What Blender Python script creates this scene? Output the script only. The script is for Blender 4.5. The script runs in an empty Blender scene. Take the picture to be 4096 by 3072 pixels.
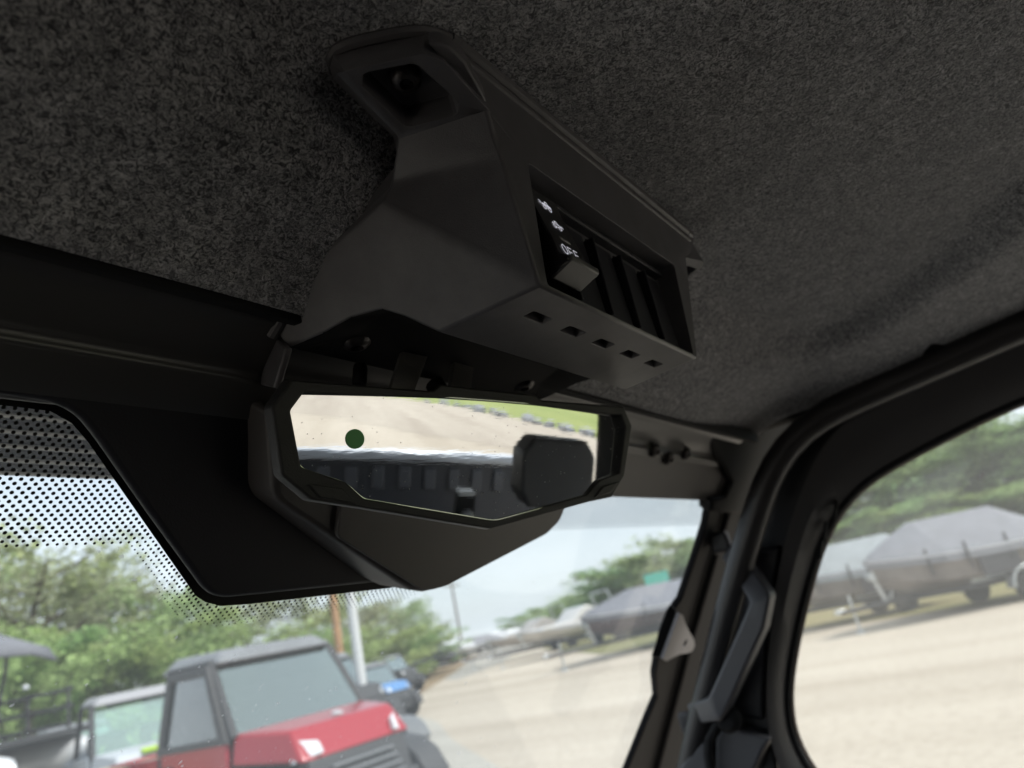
import bpy, bmesh, math, random
from mathutils import Vector, Matrix, noise as mnoise
rnd = random.Random(7)
sc = bpy.context.scene
COL = sc.collection
PI = math.pi
# ------------------------------------------------------------------ camera (car frame: X right, Y forward, Z up, lens at the origin)
FPX, CX, CY = 2840.0, 2048.0, 1536.0
YAW, PITCH, ROLL = math.radians(57.34), math.radians(18.64), math.radians(12.37)
CF = Vector((math.sin(YAW)*math.cos(PITCH), math.cos(YAW)*math.cos(PITCH), math.sin(PITCH)))
_r0 = Vector((math.cos(YAW), -math.sin(YAW), 0)); _u0 = _r0.cross(CF)
CR = _r0*math.cos(ROLL) - _u0*math.sin(ROLL)
CU = _r0*math.sin(ROLL) + _u0*math.cos(ROLL)
cam = bpy.data.cameras.new('camera'); cam_o = bpy.data.objects.new('camera', cam); COL.objects.link(cam_o)
m = Matrix((CR, CU, -CF)).transposed().to_4x4()
cam_o.matrix_world = m
cam.sensor_width = 36; cam.lens = 36*FPX/4096
cam.clip_start = 0.01; cam.clip_end = 2000
cam.dof.use_dof = True; cam.dof.focus_distance = 0.335; cam.dof.aperture_fstop = cam.lens/3.0
sc.camera = cam_o
# ------------------------------------------------------------------ sky, sun, exposure
SUN_EL, SUN_AZ = math.radians(48), math.radians(165)      # azimuth clockwise from +Y
w = bpy.data.worlds.new('World'); sc.world = w; w.use_nodes = True
nt = w.node_tree; nt.nodes.clear()
out = nt.nodes.new('ShaderNodeOutputWorld'); bg = nt.nodes.new('ShaderNodeBackground'); bg.inputs[1].default_value = 0.11
sky = nt.nodes.new('ShaderNodeTexSky'); sky.sky_type = 'NISHITA'; sky.sun_disc = False
sky.sun_elevation = SUN_EL; sky.sun_rotation = SUN_AZ; sky.air_density = 1.0; sky.dust_density = 2.0
tc = nt.nodes.new('ShaderNodeTexCoord'); mp = nt.nodes.new('ShaderNodeMapping'); mp.inputs['Scale'].default_value = (1, 1, 2.6)
nz = nt.nodes.new('ShaderNodeTexNoise'); nz.inputs['Scale'].default_value = 2.1; nz.inputs['Detail'].default_value = 7; nz.inputs['Roughness'].default_value = .55
rp = nt.nodes.new('ShaderNodeValToRGB'); rp.color_ramp.elements[0].position = .36; rp.color_ramp.elements[1].position = .62
rp.color_ramp.elements[0].color = (.62, .62, .62, 1); rp.color_ramp.elements[1].color = (.95, .95, .95, 1)
mx = nt.nodes.new('ShaderNodeMix'); mx.data_type = 'RGBA'
mx.inputs[7].default_value = (6.3, 6.9, 7.4, 1)
L = nt.links.new
L(tc.outputs['Generated'], mp.inputs[0]); L(mp.outputs[0], nz.inputs['Vector']); L(nz.outputs[0], rp.inputs[0])
L(rp.outputs[0], mx.inputs[0]); L(sky.outputs[0], mx.inputs[6]); L(mx.outputs[2], bg.inputs[0]); L(bg.outputs[0], out.inputs[0])
sun = bpy.data.lights.new('sun', 'SUN'); sun.energy = 2.6; sun.angle = math.radians(11); sun.color = (1, .96, .9)
sun_o = bpy.data.objects.new('sun', sun); COL.objects.link(sun_o)
sd = Vector((math.sin(SUN_AZ)*math.cos(SUN_EL), math.cos(SUN_AZ)*math.cos(SUN_EL), math.sin(SUN_EL)))
sun_o.rotation_euler = sd.to_track_quat('Z', 'Y').to_euler()
vs = sc.view_settings; vs.view_transform = 'Standard'; vs.look = 'None'; vs.exposure = 0.72; vs.gamma = 1; vs.use_curve_mapping = False
cy = sc.cycles; cy.use_denoising = True; cy.max_bounces = 12; cy.diffuse_bounces = 6; cy.transparent_max_bounces = 24
cy.glossy_bounces = 5; cy.sample_clamp_indirect = 6; cy.caustics_reflective = False; cy.caustics_refractive = False

# ------------------------------------------------------------------ sight lines of the photograph -> points on real planes
GZ = -1.65                                                 # ground level below the lens
def ray(x, y): return CF + CR*((x-CX)/FPX) - CU*((y-CY)/FPX)
def on(x, y, n, d): r = ray(x, y); n = Vector(n); return r*(d/r.dot(n))
def atz(x, y, z): return on(x, y, (0, 0, 1), z)
def aty(x, y, v): return on(x, y, (0, 1, 0), v)
def atx(x, y, v): return on(x, y, (1, 0, 0), v)
def far(x, y, D): r = ray(x, y); return r*(D/math.hypot(r.x, r.y))
def hor(x): return 2516.6 - .2193*(x-2048)
def gnd(x, D): p = far(x, hor(x), D); return Vector((p.x, p.y, GZ))

# ------------------------------------------------------------------ materials
MATS = {}
def mat(name, col, rough=.6, metal=0., spec=.5, var=0., vscale=30., bump=0., bscale=400., bdetail=4., col2=None, coat=0., sheen=0., emit=None):
    if name in MATS: return MATS[name]
    M = bpy.data.materials.new(name); M.use_nodes = True; t = M.node_tree; b = t.nodes['Principled BSDF']
    b.inputs['Base Color'].default_value = (*col, 1); b.inputs['Roughness'].default_value = rough
    b.inputs['Metallic'].default_value = metal; b.inputs['Specular IOR Level'].default_value = spec
    b.inputs['Coat Weight'].default_value = coat; b.inputs['Sheen Weight'].default_value = sheen
    tcn = t.nodes.new('ShaderNodeTexCoord')
    if var or col2:
        n = t.nodes.new('ShaderNodeTexNoise'); n.inputs['Scale'].default_value = vscale; n.inputs['Detail'].default_value = 6; n.inputs['Roughness'].default_value = .65
        t.links.new(tcn.outputs['Object'], n.inputs['Vector'])
        r = t.nodes.new('ShaderNodeValToRGB'); r.color_ramp.elements[0].position = .35; r.color_ramp.elements[1].position = .66
        c2 = col2 or tuple(c*(1+var) for c in col)
        c1 = col if col2 else tuple(c*(1-var) for c in col)
        r.color_ramp.elements[0].color = (*c1, 1); r.color_ramp.elements[1].color = (*c2, 1)
        t.links.new(n.outputs[0], r.inputs[0]); t.links.new(r.outputs[0], b.inputs['Base Color'])
    if bump:
        n = t.nodes.new('ShaderNodeTexNoise'); n.inputs['Scale'].default_value = bscale; n.inputs['Detail'].default_value = bdetail
        t.links.new(tcn.outputs['Object'], n.inputs['Vector'])
        bp = t.nodes.new('ShaderNodeBump'); bp.inputs['Strength'].default_value = bump; bp.inputs['Distance'].default_value = .001 if bscale > 100 else .02
        t.links.new(n.outputs[0], bp.inputs['Height']); t.links.new(bp.outputs[0], b.inputs['Normal'])
    MATS[name] = M; return M
def glass(name, tint=(1, 1, 1), refl=1., spots=0., body=(1, 1, 1), haze=0.):
    M = bpy.data.materials.new(name); M.use_nodes = True; t = M.node_tree; t.nodes.clear()
    o = t.nodes.new('ShaderNodeOutputMaterial'); tr = t.nodes.new('ShaderNodeBsdfTransparent'); tr.inputs[0].default_value = (*tint, 1)
    gl = t.nodes.new('ShaderNodeBsdfGlossy'); gl.inputs['Roughness'].default_value = .02; gl.inputs[0].default_value = (*body, 1)
    fr = t.nodes.new('ShaderNodeFresnel'); fr.inputs[0].default_value = 1.35
    mu = t.nodes.new('ShaderNodeMath'); mu.operation = 'MULTIPLY'; mu.inputs[1].default_value = refl; mu.use_clamp = True
    mxs = t.nodes.new('ShaderNodeMixShader'); t.links.new(fr.outputs[0], mu.inputs[0]); t.links.new(mu.outputs[0], mxs.inputs[0])
    t.links.new(tr.outputs[0], mxs.inputs[1]); t.links.new(gl.outputs[0], mxs.inputs[2]); last = mxs
    if spots:
        tcn = t.nodes.new('ShaderNodeTexCoord'); dif = t.nodes.new('ShaderNodeBsdfTranslucent'); dif.inputs[0].default_value = (.9, .9, .9, 1)
        n0 = t.nodes.new('ShaderNodeTexNoise'); n0.inputs['Scale'].default_value = 260; n0.inputs['Detail'].default_value = 2
        av = t.nodes.new('ShaderNodeVectorMath'); av.operation = 'SCALE'; av.inputs['Scale'].default_value = .007
        ad = t.nodes.new('ShaderNodeVectorMath'); ad.operation = 'ADD'
        t.links.new(tcn.outputs['Object'], n0.inputs['Vector']); t.links.new(n0.outputs['Color'], av.inputs[0]); t.links.new(av.outputs[0], ad.inputs[0]); t.links.new(tcn.outputs['Object'], ad.inputs[1])
        prev = None
        for (scl, rad, keep) in ((95, .09, .72), (230, .10, .80)):
            v = t.nodes.new('ShaderNodeTexVoronoi'); v.inputs['Scale'].default_value = scl
            t.links.new(ad.outputs[0], v.inputs['Vector'])
            a = t.nodes.new('ShaderNodeMath'); a.operation = 'LESS_THAN'; a.inputs[1].default_value = rad; t.links.new(v.outputs['Distance'], a.inputs[0])
            sp = t.nodes.new('ShaderNodeSeparateColor'); t.links.new(v.outputs['Color'], sp.inputs[0])
            g = t.nodes.new('ShaderNodeMath'); g.operation = 'GREATER_THAN'; g.inputs[1].default_value = keep; t.links.new(sp.outputs[0], g.inputs[0])
            p = t.nodes.new('ShaderNodeMath'); p.operation = 'MULTIPLY'; t.links.new(a.outputs[0], p.inputs[0]); t.links.new(g.outputs[0], p.inputs[1])
            if prev:
                q = t.nodes.new('ShaderNodeMath'); q.operation = 'MAXIMUM'; t.links.new(prev.outputs[0], q.inputs[0]); t.links.new(p.outputs[0], q.inputs[1]); prev = q
            else: prev = p
        k = t.nodes.new('ShaderNodeMath'); k.operation = 'MULTIPLY_ADD'; k.inputs[1].default_value = spots; k.inputs[2].default_value = haze; t.links.new(prev.outputs[0], k.inputs[0])
        m2 = t.nodes.new('ShaderNodeMixShader'); t.links.new(k.outputs[0], m2.inputs[0]); t.links.new(last.outputs[0], m2.inputs[1]); t.links.new(dif.outputs[0], m2.inputs[2]); last = m2
    t.links.new(last.outputs[0], o.inputs[0]); return M
def felt_mat():
    M = bpy.data.materials.new('headliner_felt'); M.use_nodes = True; t = M.node_tree; b = t.nodes['Principled BSDF']
    b.inputs['Roughness'].default_value = .95; b.inputs['Specular IOR Level'].default_value = .1
    b.inputs['Sheen Weight'].default_value = .3; b.inputs['Sheen Roughness'].default_value = .6
    tcn = t.nodes.new('ShaderNodeTexCoord')
    fmap = t.nodes.new('ShaderNodeMapping'); fmap.inputs['Rotation'].default_value = (0, 0, .5); fmap.inputs['Scale'].default_value = (.62, 1.35, 1); t.links.new(tcn.outputs['Object'], fmap.inputs[0])     # the nap lies one way
    def no(scale, det, dist=0., ro=.6):
        n = t.nodes.new('ShaderNodeTexNoise'); n.inputs['Scale'].default_value = scale; n.inputs['Detail'].default_value = det
        n.inputs['Distortion'].default_value = dist; n.inputs['Roughness'].default_value = ro
        t.links.new((fmap.outputs[0] if dist > 2 else tcn.outputs['Object']), n.inputs['Vector']); return n
    a = no(430, 2, 1.5, .6); c = no(75, 4, .8); f1 = no(190, 2, 2.2, .5); f2 = no(290, 2, 2.8, .5); f3 = no(420, 1, 3.0, .5)
    ra = t.nodes.new('ShaderNodeValToRGB'); e = ra.color_ramp.elements; e[0].position = .36; e[1].position = .70
    e[0].color = (.030, .031, .036, 1); e[1].color = (.48, .48, .50, 1); x = ra.color_ramp.elements.new(.52); x.color = (.17, .172, .185, 1)
    rc = t.nodes.new('ShaderNodeValToRGB'); e = rc.color_ramp.elements; e[0].position = .3; e[1].position = .7; e[0].color = (1.05, 1.05, 1.06, 1); e[1].color = (1.9, 1.89, 1.87, 1)
    acc = None; t.links.new(a.outputs[0], ra.inputs[0]); acc = ra.outputs[0]; ft = None
    for fn_, wd_, cc, st_ in ((f1, .024, (.50, .495, .50, 1), .95), (f2, .026, (.50, .495, .50, 1), .9), (f3, .032, (.48, .48, .50, 1), .85)):      # curled pale fibres
        s1 = t.nodes.new('ShaderNodeMath'); s1.operation = 'SUBTRACT'; s1.inputs[1].default_value = .5; t.links.new(fn_.outputs[0], s1.inputs[0])
        s2 = t.nodes.new('ShaderNodeMath'); s2.operation = 'ABSOLUTE'; t.links.new(s1.outputs[0], s2.inputs[0])
        s3 = t.nodes.new('ShaderNodeMapRange'); s3.inputs[1].default_value = 0; s3.inputs[2].default_value = wd_; s3.inputs[3].default_value = st_; s3.inputs[4].default_value = 0; t.links.new(s2.outputs[0], s3.inputs[0])
        s4 = t.nodes.new('ShaderNodeMapRange'); s4.inputs[1].default_value = .40; s4.inputs[2].default_value = .60; t.links.new(a.outputs[0], s4.inputs[0])
        s5 = t.nodes.new('ShaderNodeMath'); s5.operation = 'MULTIPLY'; t.links.new(s3.outputs[0], s5.inputs[0]); t.links.new(s4.outputs[0], s5.inputs[1])
        m5 = t.nodes.new('ShaderNodeMix'); m5.data_type = 'RGBA'; m5.inputs[7].default_value = cc; t.links.new(s5.outputs[0], m5.inputs[0]); t.links.new(acc, m5.inputs[6]); acc = m5.outputs[2]
        if ft is None: ft = s5.outputs[0]
        else:
            ad = t.nodes.new('ShaderNodeMath'); ad.operation = 'MAXIMUM'; t.links.new(ft, ad.inputs[0]); t.links.new(s5.outputs[0], ad.inputs[1]); ft = ad.outputs[0]
    mm = t.nodes.new('ShaderNodeMix'); mm.data_type = 'RGBA'; mm.blend_type = 'MULTIPLY'; mm.inputs[0].default_value = 1
    t.links.new(c.outputs[0], rc.inputs[0]); t.links.new(acc, mm.inputs[6]); t.links.new(rc.outputs[0], mm.inputs[7]); t.links.new(mm.outputs[2], b.inputs['Base Color'])
    hs = t.nodes.new('ShaderNodeMath'); hs.operation = 'ADD'; t.links.new(a.outputs[0], hs.inputs[0]); t.links.new(ft, hs.inputs[1])
    bp = t.nodes.new('ShaderNodeBump'); bp.inputs['Strength'].default_value = .7; bp.inputs['Distance'].default_value = .0012
    t.links.new(hs.outputs[0], bp.inputs['Height']); t.links.new(bp.outputs[0], b.inputs['Normal']); return M

M_FELT = felt_mat()
M_PLA = mat('black_grained_plastic', (.105, .101, .108), .36, bump=.22, bscale=1700, spec=.5, var=.12, vscale=60)
_t = M_PLA.node_tree; _n = _t.nodes.new('ShaderNodeTexNoise'); _n.inputs['Scale'].default_value = 28; _n.inputs['Detail'].default_value = 5      # handling marks change the sheen
_m = _t.nodes.new('ShaderNodeMapRange'); _m.inputs[1].default_value = .3; _m.inputs[2].default_value = .7; _m.inputs[3].default_value = .30; _m.inputs[4].default_value = .46
_c = _t.nodes.new('ShaderNodeTexCoord'); _t.links.new(_c.outputs['Object'], _n.inputs['Vector']); _t.links.new(_n.outputs[0], _m.inputs[0]); _t.links.new(_m.outputs[0], _t.nodes['Principled BSDF'].inputs['Roughness'])
M_PLA2 = mat('black_matt_trim', (.020, .020, .026), .5, bump=.15, bscale=900, spec=.4)
M_COVER = mat('brown_black_moulding', (.075, .069, .068), .45, bump=.12, bscale=1500, spec=.45)
M_GLOSS = mat('black_gloss_rocker', (.006, .006, .007), .28, spec=.4)
M_FRAME = mat('mirror_frame_plastic', (.030, .029, .030), .5, bump=.35, bscale=1300)
M_DARK = mat('deep_black_rubber_and_shade', (.010, .010, .011), .75, spec=.2)
M_SEAL = mat('rubber_seal', (.009, .009, .011), .7, spec=.2)
M_FRIT = mat('frit_enamel', (.010, .0095, .009), .6, spec=.3)
M_BOLT = mat('blackened_bolt', (.05, .045, .045), .35, metal=.6, bump=.3, bscale=600)
M_WHITE = mat('backlit_legend', (.85, .85, .88), .5)
M_WHITE.node_tree.nodes['Principled BSDF'].inputs['Emission Color'].default_value = (.9, .9, 1, 1); M_WHITE.node_tree.nodes['Principled BSDF'].inputs['Emission Strength'].default_value = .2
M_GREY = mat('grey_metal_strap', (.13, .125, .115), .55, bump=.2, bscale=700)
M_BAR = mat('satin_header_paint', (.050, .048, .048), .34, spec=.7)
M_ALU = mat('brushed_bracket', (.23, .23, .25), .5, metal=.3)
M_GREEN = mat('green_sticker', (.20, .58, .22), .55)
M_LED = mat('clear_lens', (.35, .35, .35), .25)
M_GLASS = glass('windshield_glass', (.97, .985, .985), .10, spots=.42, haze=.085)
M_DGLASS = glass('door_glass', (.975, .985, .98), .6, spots=.03, haze=.10)
M_SEAT = mat('black_vinyl_seat', (.022, .022, .026), .5, bump=.3, bscale=500)

# ------------------------------------------------------------------ mesh helpers
def obj(name, me, ma=None, parent=None, smooth=False, bevel=0., seg=2, angle=35, solid=0.):
    o = bpy.data.objects.new(name, me); COL.objects.link(o)
    if ma is not None and not me.materials: me.materials.append(ma)
    if parent is not None: o.parent = parent
    if solid:
        s = o.modifiers.new('solid', 'SOLIDIFY'); s.thickness = solid; s.offset = 0
    if bevel:
        b = o.modifiers.new('bevel', 'BEVEL'); b.width = bevel; b.segments = seg; b.limit_method = 'ANGLE'; b.angle_limit = math.radians(angle); b.harden_normals = False
        b.use_clamp_overlap = True
    if smooth or bevel:
        me.polygons.foreach_set('use_smooth', [True]*len(me.polygons))
        try: me.set_sharp_from_angle(angle=math.radians(38))
        except Exception: pass
    return o
def tag(o, label, cat, group=None, kind=None):
    o['label'] = label
    if cat: o['category'] = cat
    if group: o['group'] = group
    if kind: o['kind'] = kind
    return o
def thing(name, label, cat, loc=(0, 0, 0), rz=0., group=None):
    o = bpy.data.objects.new(name, None); COL.objects.link(o); o.empty_display_size = .05
    o.location = loc; o.rotation_euler = (0, 0, rz); return tag(o, label, cat, group)
def mesh(name, V, F, merge=0.):
    me = bpy.data.meshes.new(name)
    me.from_pydata([tuple(v) for v in V], [], [tuple(f) for f in F])
    bm = bmesh.new(); bm.from_mesh(me)
    if merge: bmesh.ops.remove_doubles(bm, verts=bm.verts, dist=merge)
    bmesh.ops.recalc_face_normals(bm, faces=bm.faces); bm.to_mesh(me); bm.free(); me.update(); return me
class MB:
    def __init__(s): s.V = []; s.F = []
    def add(s, V, F):
        k = len(s.V); s.V += [Vector(v) for v in V]; s.F += [tuple(i+k for i in f) for f in F]; return s
    def box(s, c, d, rot=None):
        c = Vector(c); h = Vector(d)*.5; V = [Vector((x*h.x, y*h.y, z*h.z)) for x in (-1, 1) for y in (-1, 1) for z in (-1, 1)]
        if rot is not None: V = [rot @ v for v in V]
        return s.add([v+c for v in V], [(0, 1, 3, 2), (4, 6, 7, 5), (0, 4, 5, 1), (2, 3, 7, 6), (0, 2, 6, 4), (1, 5, 7, 3)])
    def prism(s, poly, vec, scale=1.):
        poly = [Vector(p) for p in poly]; vec = Vector(vec); n = len(poly); c = sum(poly, Vector())/n
        back = [c+(p-c)*scale+vec for p in poly]
        return s.add(poly+back, [tuple(range(n)), tuple(range(2*n-1, n-1, -1))]+[(i, (i+1) % n, n+(i+1) % n, n+i) for i in range(n)])
    def ring(s, outer, inner, vec):          # a frame between two outlines of equal count
        n = len(outer); vec = Vector(vec); o = [Vector(p) for p in outer]; i_ = [Vector(p) for p in inner]
        V = o+i_+[p+vec for p in o]+[p+vec for p in i_]; F = []
        for i in range(n):
            j = (i+1) % n
            F += [(i, j, n+j, n+i), (2*n+i, 3*n+i, 3*n+j, 2*n+j), (i, 2*n+i, 2*n+j, j), (n+i, n+j, 3*n+j, 3*n+i)]
        return s.add(V, F)
    def tube(s, P, r, n=8, close=False):
        P = [Vector(p) for p in P]; R = r if isinstance(r, (list, tuple)) else [r]*len(P); k = len(s.V); up = None
        for i, p in enumerate(P):
            a = P[max(0, i-1)] if not close else P[i-1]; b = P[min(len(P)-1, i+1)] if not close else P[(i+1) % len(P)]
            d = (b-a).normalized()
            if up is None: up = d.orthogonal().normalized()
            up = (up-d*up.dot(d)); up = up.normalized() if up.length > 1e-6 else d.orthogonal().normalized()
            q = d.cross(up)
            for j in range(n):
                an = 2*PI*j/n; s.V.append(p+(up*math.cos(an)+q*math.sin(an))*R[i])
        m_ = len(P)
        for i in range(m_-1 if not close else m_):
            i2 = (i+1) % m_
            for j in range(n): s.F.append((k+i*n+j, k+i*n+(j+1) % n, k+i2*n+(j+1) % n, k+i2*n+j))
        if not close: s.F.append(tuple(k+j for j in range(n-1, -1, -1))); s.F.append(tuple(k+(m_-1)*n+j for j in range(n)))
        return s
    def lathe(s, prof, c, axis, n=20):       # prof: (radius, height)
        c = Vector(c); ax = Vector(axis).normalized(); u = ax.orthogonal().normalized(); v = ax.cross(u); k = len(s.V)
        for (r, h) in prof:
            for j in range(n):
                a = 2*PI*j/n; s.V.append(c+ax*h+(u*math.cos(a)+v*math.sin(a))*r)
        for i in range(len(prof)-1):
            for j in range(n): s.F.append((k+i*n+j, k+i*n+(j+1) % n, k+(i+1)*n+(j+1) % n, k+(i+1)*n+j))
        s.F.append(tuple(k+j for j in range(n-1, -1, -1))); s.F.append(tuple(k+(len(prof)-1)*n+j for j in range(n)))
        return s
    def build(s, name, ma, parent=None, merge=0., **k): return obj(name, mesh(name, s.V, s.F, merge), ma, parent, **k)
def rounded(poly, r, seg=4):
    """round the corners of a planar outline; r is one radius or a list"""
    P = [Vector(p) for p in poly]; n = len(P); out_ = []
    for i in range(n):
        ri = r[i] if isinstance(r, (list, tuple)) else r
        a, b, c = P[i-1], P[i], P[(i+1) % n]
        if ri <= 0: out_.append(b); continue
        la, lc = (a-b).length, (c-b).length; d = min(ri, la*.45, lc*.45)
        p0 = b+(a-b).normalized()*d; p1 = b+(c-b).normalized()*d
        for k in range(seg+1):
            t = k/seg; out_.append(p0*(1-t)**2+b*2*t*(1-t)+p1*t*t)
    return out_
def inset(poly, d, n):
    """offset a planar closed outline inwards (d>0) in the plane with normal n"""
    P = [Vector(p) for p in poly]; N = len(P); n = Vector(n).normalized(); c = sum(P, Vector())/N; O = []
    area = sum((P[i]-c).cross(P[(i+1) % N]-c).dot(n) for i in range(N)); sg = 1 if area > 0 else -1
    for i in range(N):
        a = (P[i]-P[i-1]).normalized(); b = (P[(i+1) % N]-P[i]).normalized()
        na = n.cross(a)*sg; nb = n.cross(b)*sg; k = na+nb
        k = k/(max(.3, 1+na.dot(nb))); O.append(P[i]+k*d)
    return O
def plate(outer, holes, n, ma_name='plate'):
    """triangulated planar face with holes -> (bm, hole vertex loops)"""
    bm = bmesh.new(); loops = []
    for lp in [outer]+holes:
        vs_ = [bm.verts.new(p) for p in lp]; [bm.edges.new((vs_[i], vs_[(i+1) % len(vs_)])) for i in range(len(vs_))]; loops.append(vs_)
    bmesh.ops.triangle_fill(bm, use_beauty=True, use_dissolve=False, edges=bm.edges[:], normal=Vector(n))
    return bm, loops
def bolt(c, axis, r, parent, name='screw'):
    m_ = MB(); ax = Vector(axis).normalized()
    m_.lathe([(r*1.0, 0), (r*1.0, r*.25), (r*.92, r*.5), (r*.7, r*.72), (r*.42, r*.80), (r*.40, r*.35), (r*.001, r*.3)], c, ax, 24)
    s = m_.build(name, M_BOLT, parent, smooth=True)
    st = MB(); u = ax.orthogonal().normalized(); v = ax.cross(u); P = []
    for k in range(12):
        a = k*PI/6; rr = r*(.36 if k % 2 == 0 else .2); P.append(Vector(c)+ax*r*.55+(u*math.cos(a)+v*math.sin(a))*rr)
    st.prism(P, -ax*r*.2); st.build('socket', M_DARK, s)
    return s

# ================================================================== CAB: headliner, roof, header
X0 = .3236                                                 # the car's centre line
def sstep(a, b, v): t = max(0., min(1., (v-a)/(b-a))); return t*t*(3-2*t)
PAN = [(-.1, .175), (.24, .175), (.356, .168), (.436, .15), (.476, .12), (.476, .075), (.435, .027), (.389, -.02), (.311, -.078), (.22, -.25), (.15, -1.4), (-.1, -1.4)]
def pan_drop(sx, y):                                       # the moulded pan in the middle sits higher than the border round it
    c = False; best = 9; n = len(PAN)
    for i in range(n):
        (ax, ay), (bx, by) = PAN[i], PAN[i-1]
        if (ay > y) != (by > y) and sx < (bx-ax)*(y-ay)/(by-ay)+ax: c = not c
        dx, dy = bx-ax, by-ay; t = max(0, min(1, ((sx-ax)*dx+(y-ay)*dy)/(dx*dx+dy*dy))); best = min(best, math.hypot(sx-ax-t*dx, y-ay-t*dy))
    dd = -best if c else best
    return .021*sstep(-.016, .024, dd)*sstep(.25, .16, y)
def hz(x, y):
    sx = abs(x-X0)
    f = .07*(max(0., y-.15)/.0975)**1.25*(1-.22*sstep(.35, .6, sx))
    s = .024*(max(0., sx-.46)/.15)**2*sstep(-.14, .13, y)
    d = math.sqrt(f*f+s*s)
    return .2345-d-pan_drop(sx, y)+.0012*mnoise.noise(Vector((x*9, y*9, 0)))
NX, NY = 150, 130; V = []; F = []
for j in range(NY+1):
    for i in range(NX+1):
        x = -.295+(.945+.295)*i/NX; y = -1.15+(.2475+1.15)*(j/NY)**.8
        V.append((x, y, hz(x, y)))
for j in range(NY):
    for i in range(NX): a = j*(NX+1)+i; F.append((a, a+1, a+NX+2, a+NX+1))
hl = obj('headliner', mesh('headliner', V, F), M_FELT, smooth=True); s_ = hl.modifiers.new('solid', 'SOLIDIFY'); s_.thickness = .008; s_.offset = 0
tag(hl, 'dark grey felt headliner lining the roof of the cab', None, kind='structure')
# outer roof, with the ribbed eave that shows through the top of the windshield
rf = MB(); rf.prism([(-.36, -1.3, .262), (-.36, .50, .235), (-.36, .545, .24), (-.36, .50, .285), (-.36, -1.3, .31)], (1.37, 0, 0))
roof = rf.build('roof', mat('roof_shell', (.05, .05, .055), .4), bevel=.012, seg=3); tag(roof, 'black moulded roof shell over the cab', None, kind='structure')
M_RIB = mat('ribbed_eave', (.022, .027, .045), .25, spec=.7)
EV = []
for k in range(6):
    y0_ = .435+.018*k; z0_ = .190-.0035*k
    rb = MB(); pr = [(y0_, z0_), (y0_+.014, z0_-.0035), (y0_+.0165, z0_+.002), (y0_+.016, .245), (y0_, .245)]
    rb.prism([(-.33, a, b) for a, b in pr], (1.30, 0, 0)); o = rb.build('eave_rib', M_RIB, roof, bevel=.0012); EV.append(o)
    MB().tube([(-.33, y0_+.0155, z0_-.0022), (.97, y0_+.0155, z0_-.0022)], .0030, 6).build('rib_glint', mat('rib_glint_paint', (.85, .85, .85), .4), roof)  # white strips stand in for sky glinting along the rib edges
lip = MB().prism([(-.33, .545, .190), (-.33, .556, .183), (-.33, .562, .183), (-.33, .556, .26), (-.33, .545, .26)], (1.30, 0, 0)).build('eave_lip', mat('pale_eave_lip', (.42, .42, .43), .5), roof, bevel=.002)

# windshield header: extruded along the car's width
hd = MB(); pf = [(.252, .170), (.258, .1625), (.2625, .1612), (.2660, .1592), (.272, .1560), (.2845, .1490), (.2865, .1462), (.2865, .1425), (.303, .1300), (.311, .1275), (.316, .136), (.300, .200), (.256, .200)]
hd.prism([(-.29, a, b) for a, b in pf], (1.200, 0, 0))
header = hd.build('windshield_header', M_BAR, bevel=.0022, seg=3, angle=20); tag(header, 'black header rail running across the top of the windshield', None, kind='structure')
gk = MB().prism([(-.29, a, b) for a, b in [(.2455, .166), (.2475, .1595), (.2530, .1600), (.2580, .164), (.2580, .185), (.2455, .185)]], (1.225, 0, 0))
gk.build('edge_gasket', M_DARK, header, bevel=.001)
# right-hand plate below the header with three screws
PN = Vector((0, 1, .8)).normalized()
def onw(x, y, d=.424): return on(x, y, (0, 1, .8), d)        # windshield plane: y + .8 z = .424
hp_ = [onw(x, y, .403) for x, y in [(2290, 1775), (2960, 1815), (2900, 1990), (2830, 2004), (2440, 1990), (2405, 1965), (2290, 1940)]]
hpl = MB().prism(rounded(hp_, .008), PN*.010).build('header_plate', M_COVER, bevel=.002); tag(hpl, 'dark plate with three screws below the header at the passenger side', 'plate')
for (x, y) in [(2612, 1800), (2668, 1832), (2738, 1812)]: bolt(onw(x, y, .4015), -PN, .0078, hpl)

# ------------------------------------------------------------------ windshield: glass, enamel band, dots
ws = thing('windshield', 'raked windshield with dotted black border around its top', 'windshield', (0, 0, 0))
def wp(x, z, off=0.): return Vector((x, .424-.8*z, z))-PN*off
def wx(z): return .972 - .36*(z-.105)                         # the right edge leans inwards as it rises
def wl(z): return 2*X0-wx(z)
poly = [wp(wl(.165), .165), wp(wx(.165), .165), wp(wx(-.5), -.5), wp(wl(-.5), -.5)]
gl_ = MB().prism(poly, PN*.005).build('glass', M_GLASS, ws)
# centre trim outline (left half traced, right half mirrored about the car's centre line)
def sym(P): return [Vector((2*X0-p.x, p.y, p.z)) for p in reversed(P)]
LT = [onw(x, y, .4085) for x, y in [(-700, 1500), (0, 1588), (215, 1618), (310, 1665), (380, 1750), (600, 2065), (815, 2360), (850, 2388), (905, 2398), (1000, 2388)]]
TOPZ = .150
out_t = [Vector((LT[0].x, .4085-.8*TOPZ, TOPZ))]+LT+sym(LT)+[Vector((2*X0-LT[0].x, .4085-.8*TOPZ, TOPZ))]
trim = MB().prism(rounded(out_t, .006, 3), PN*.007).build('header_trim', M_PLA2, bevel=.0045, seg=4)
tag(trim, 'wide black trim panel hanging from the header behind the mirror', 'trim panel')
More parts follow.
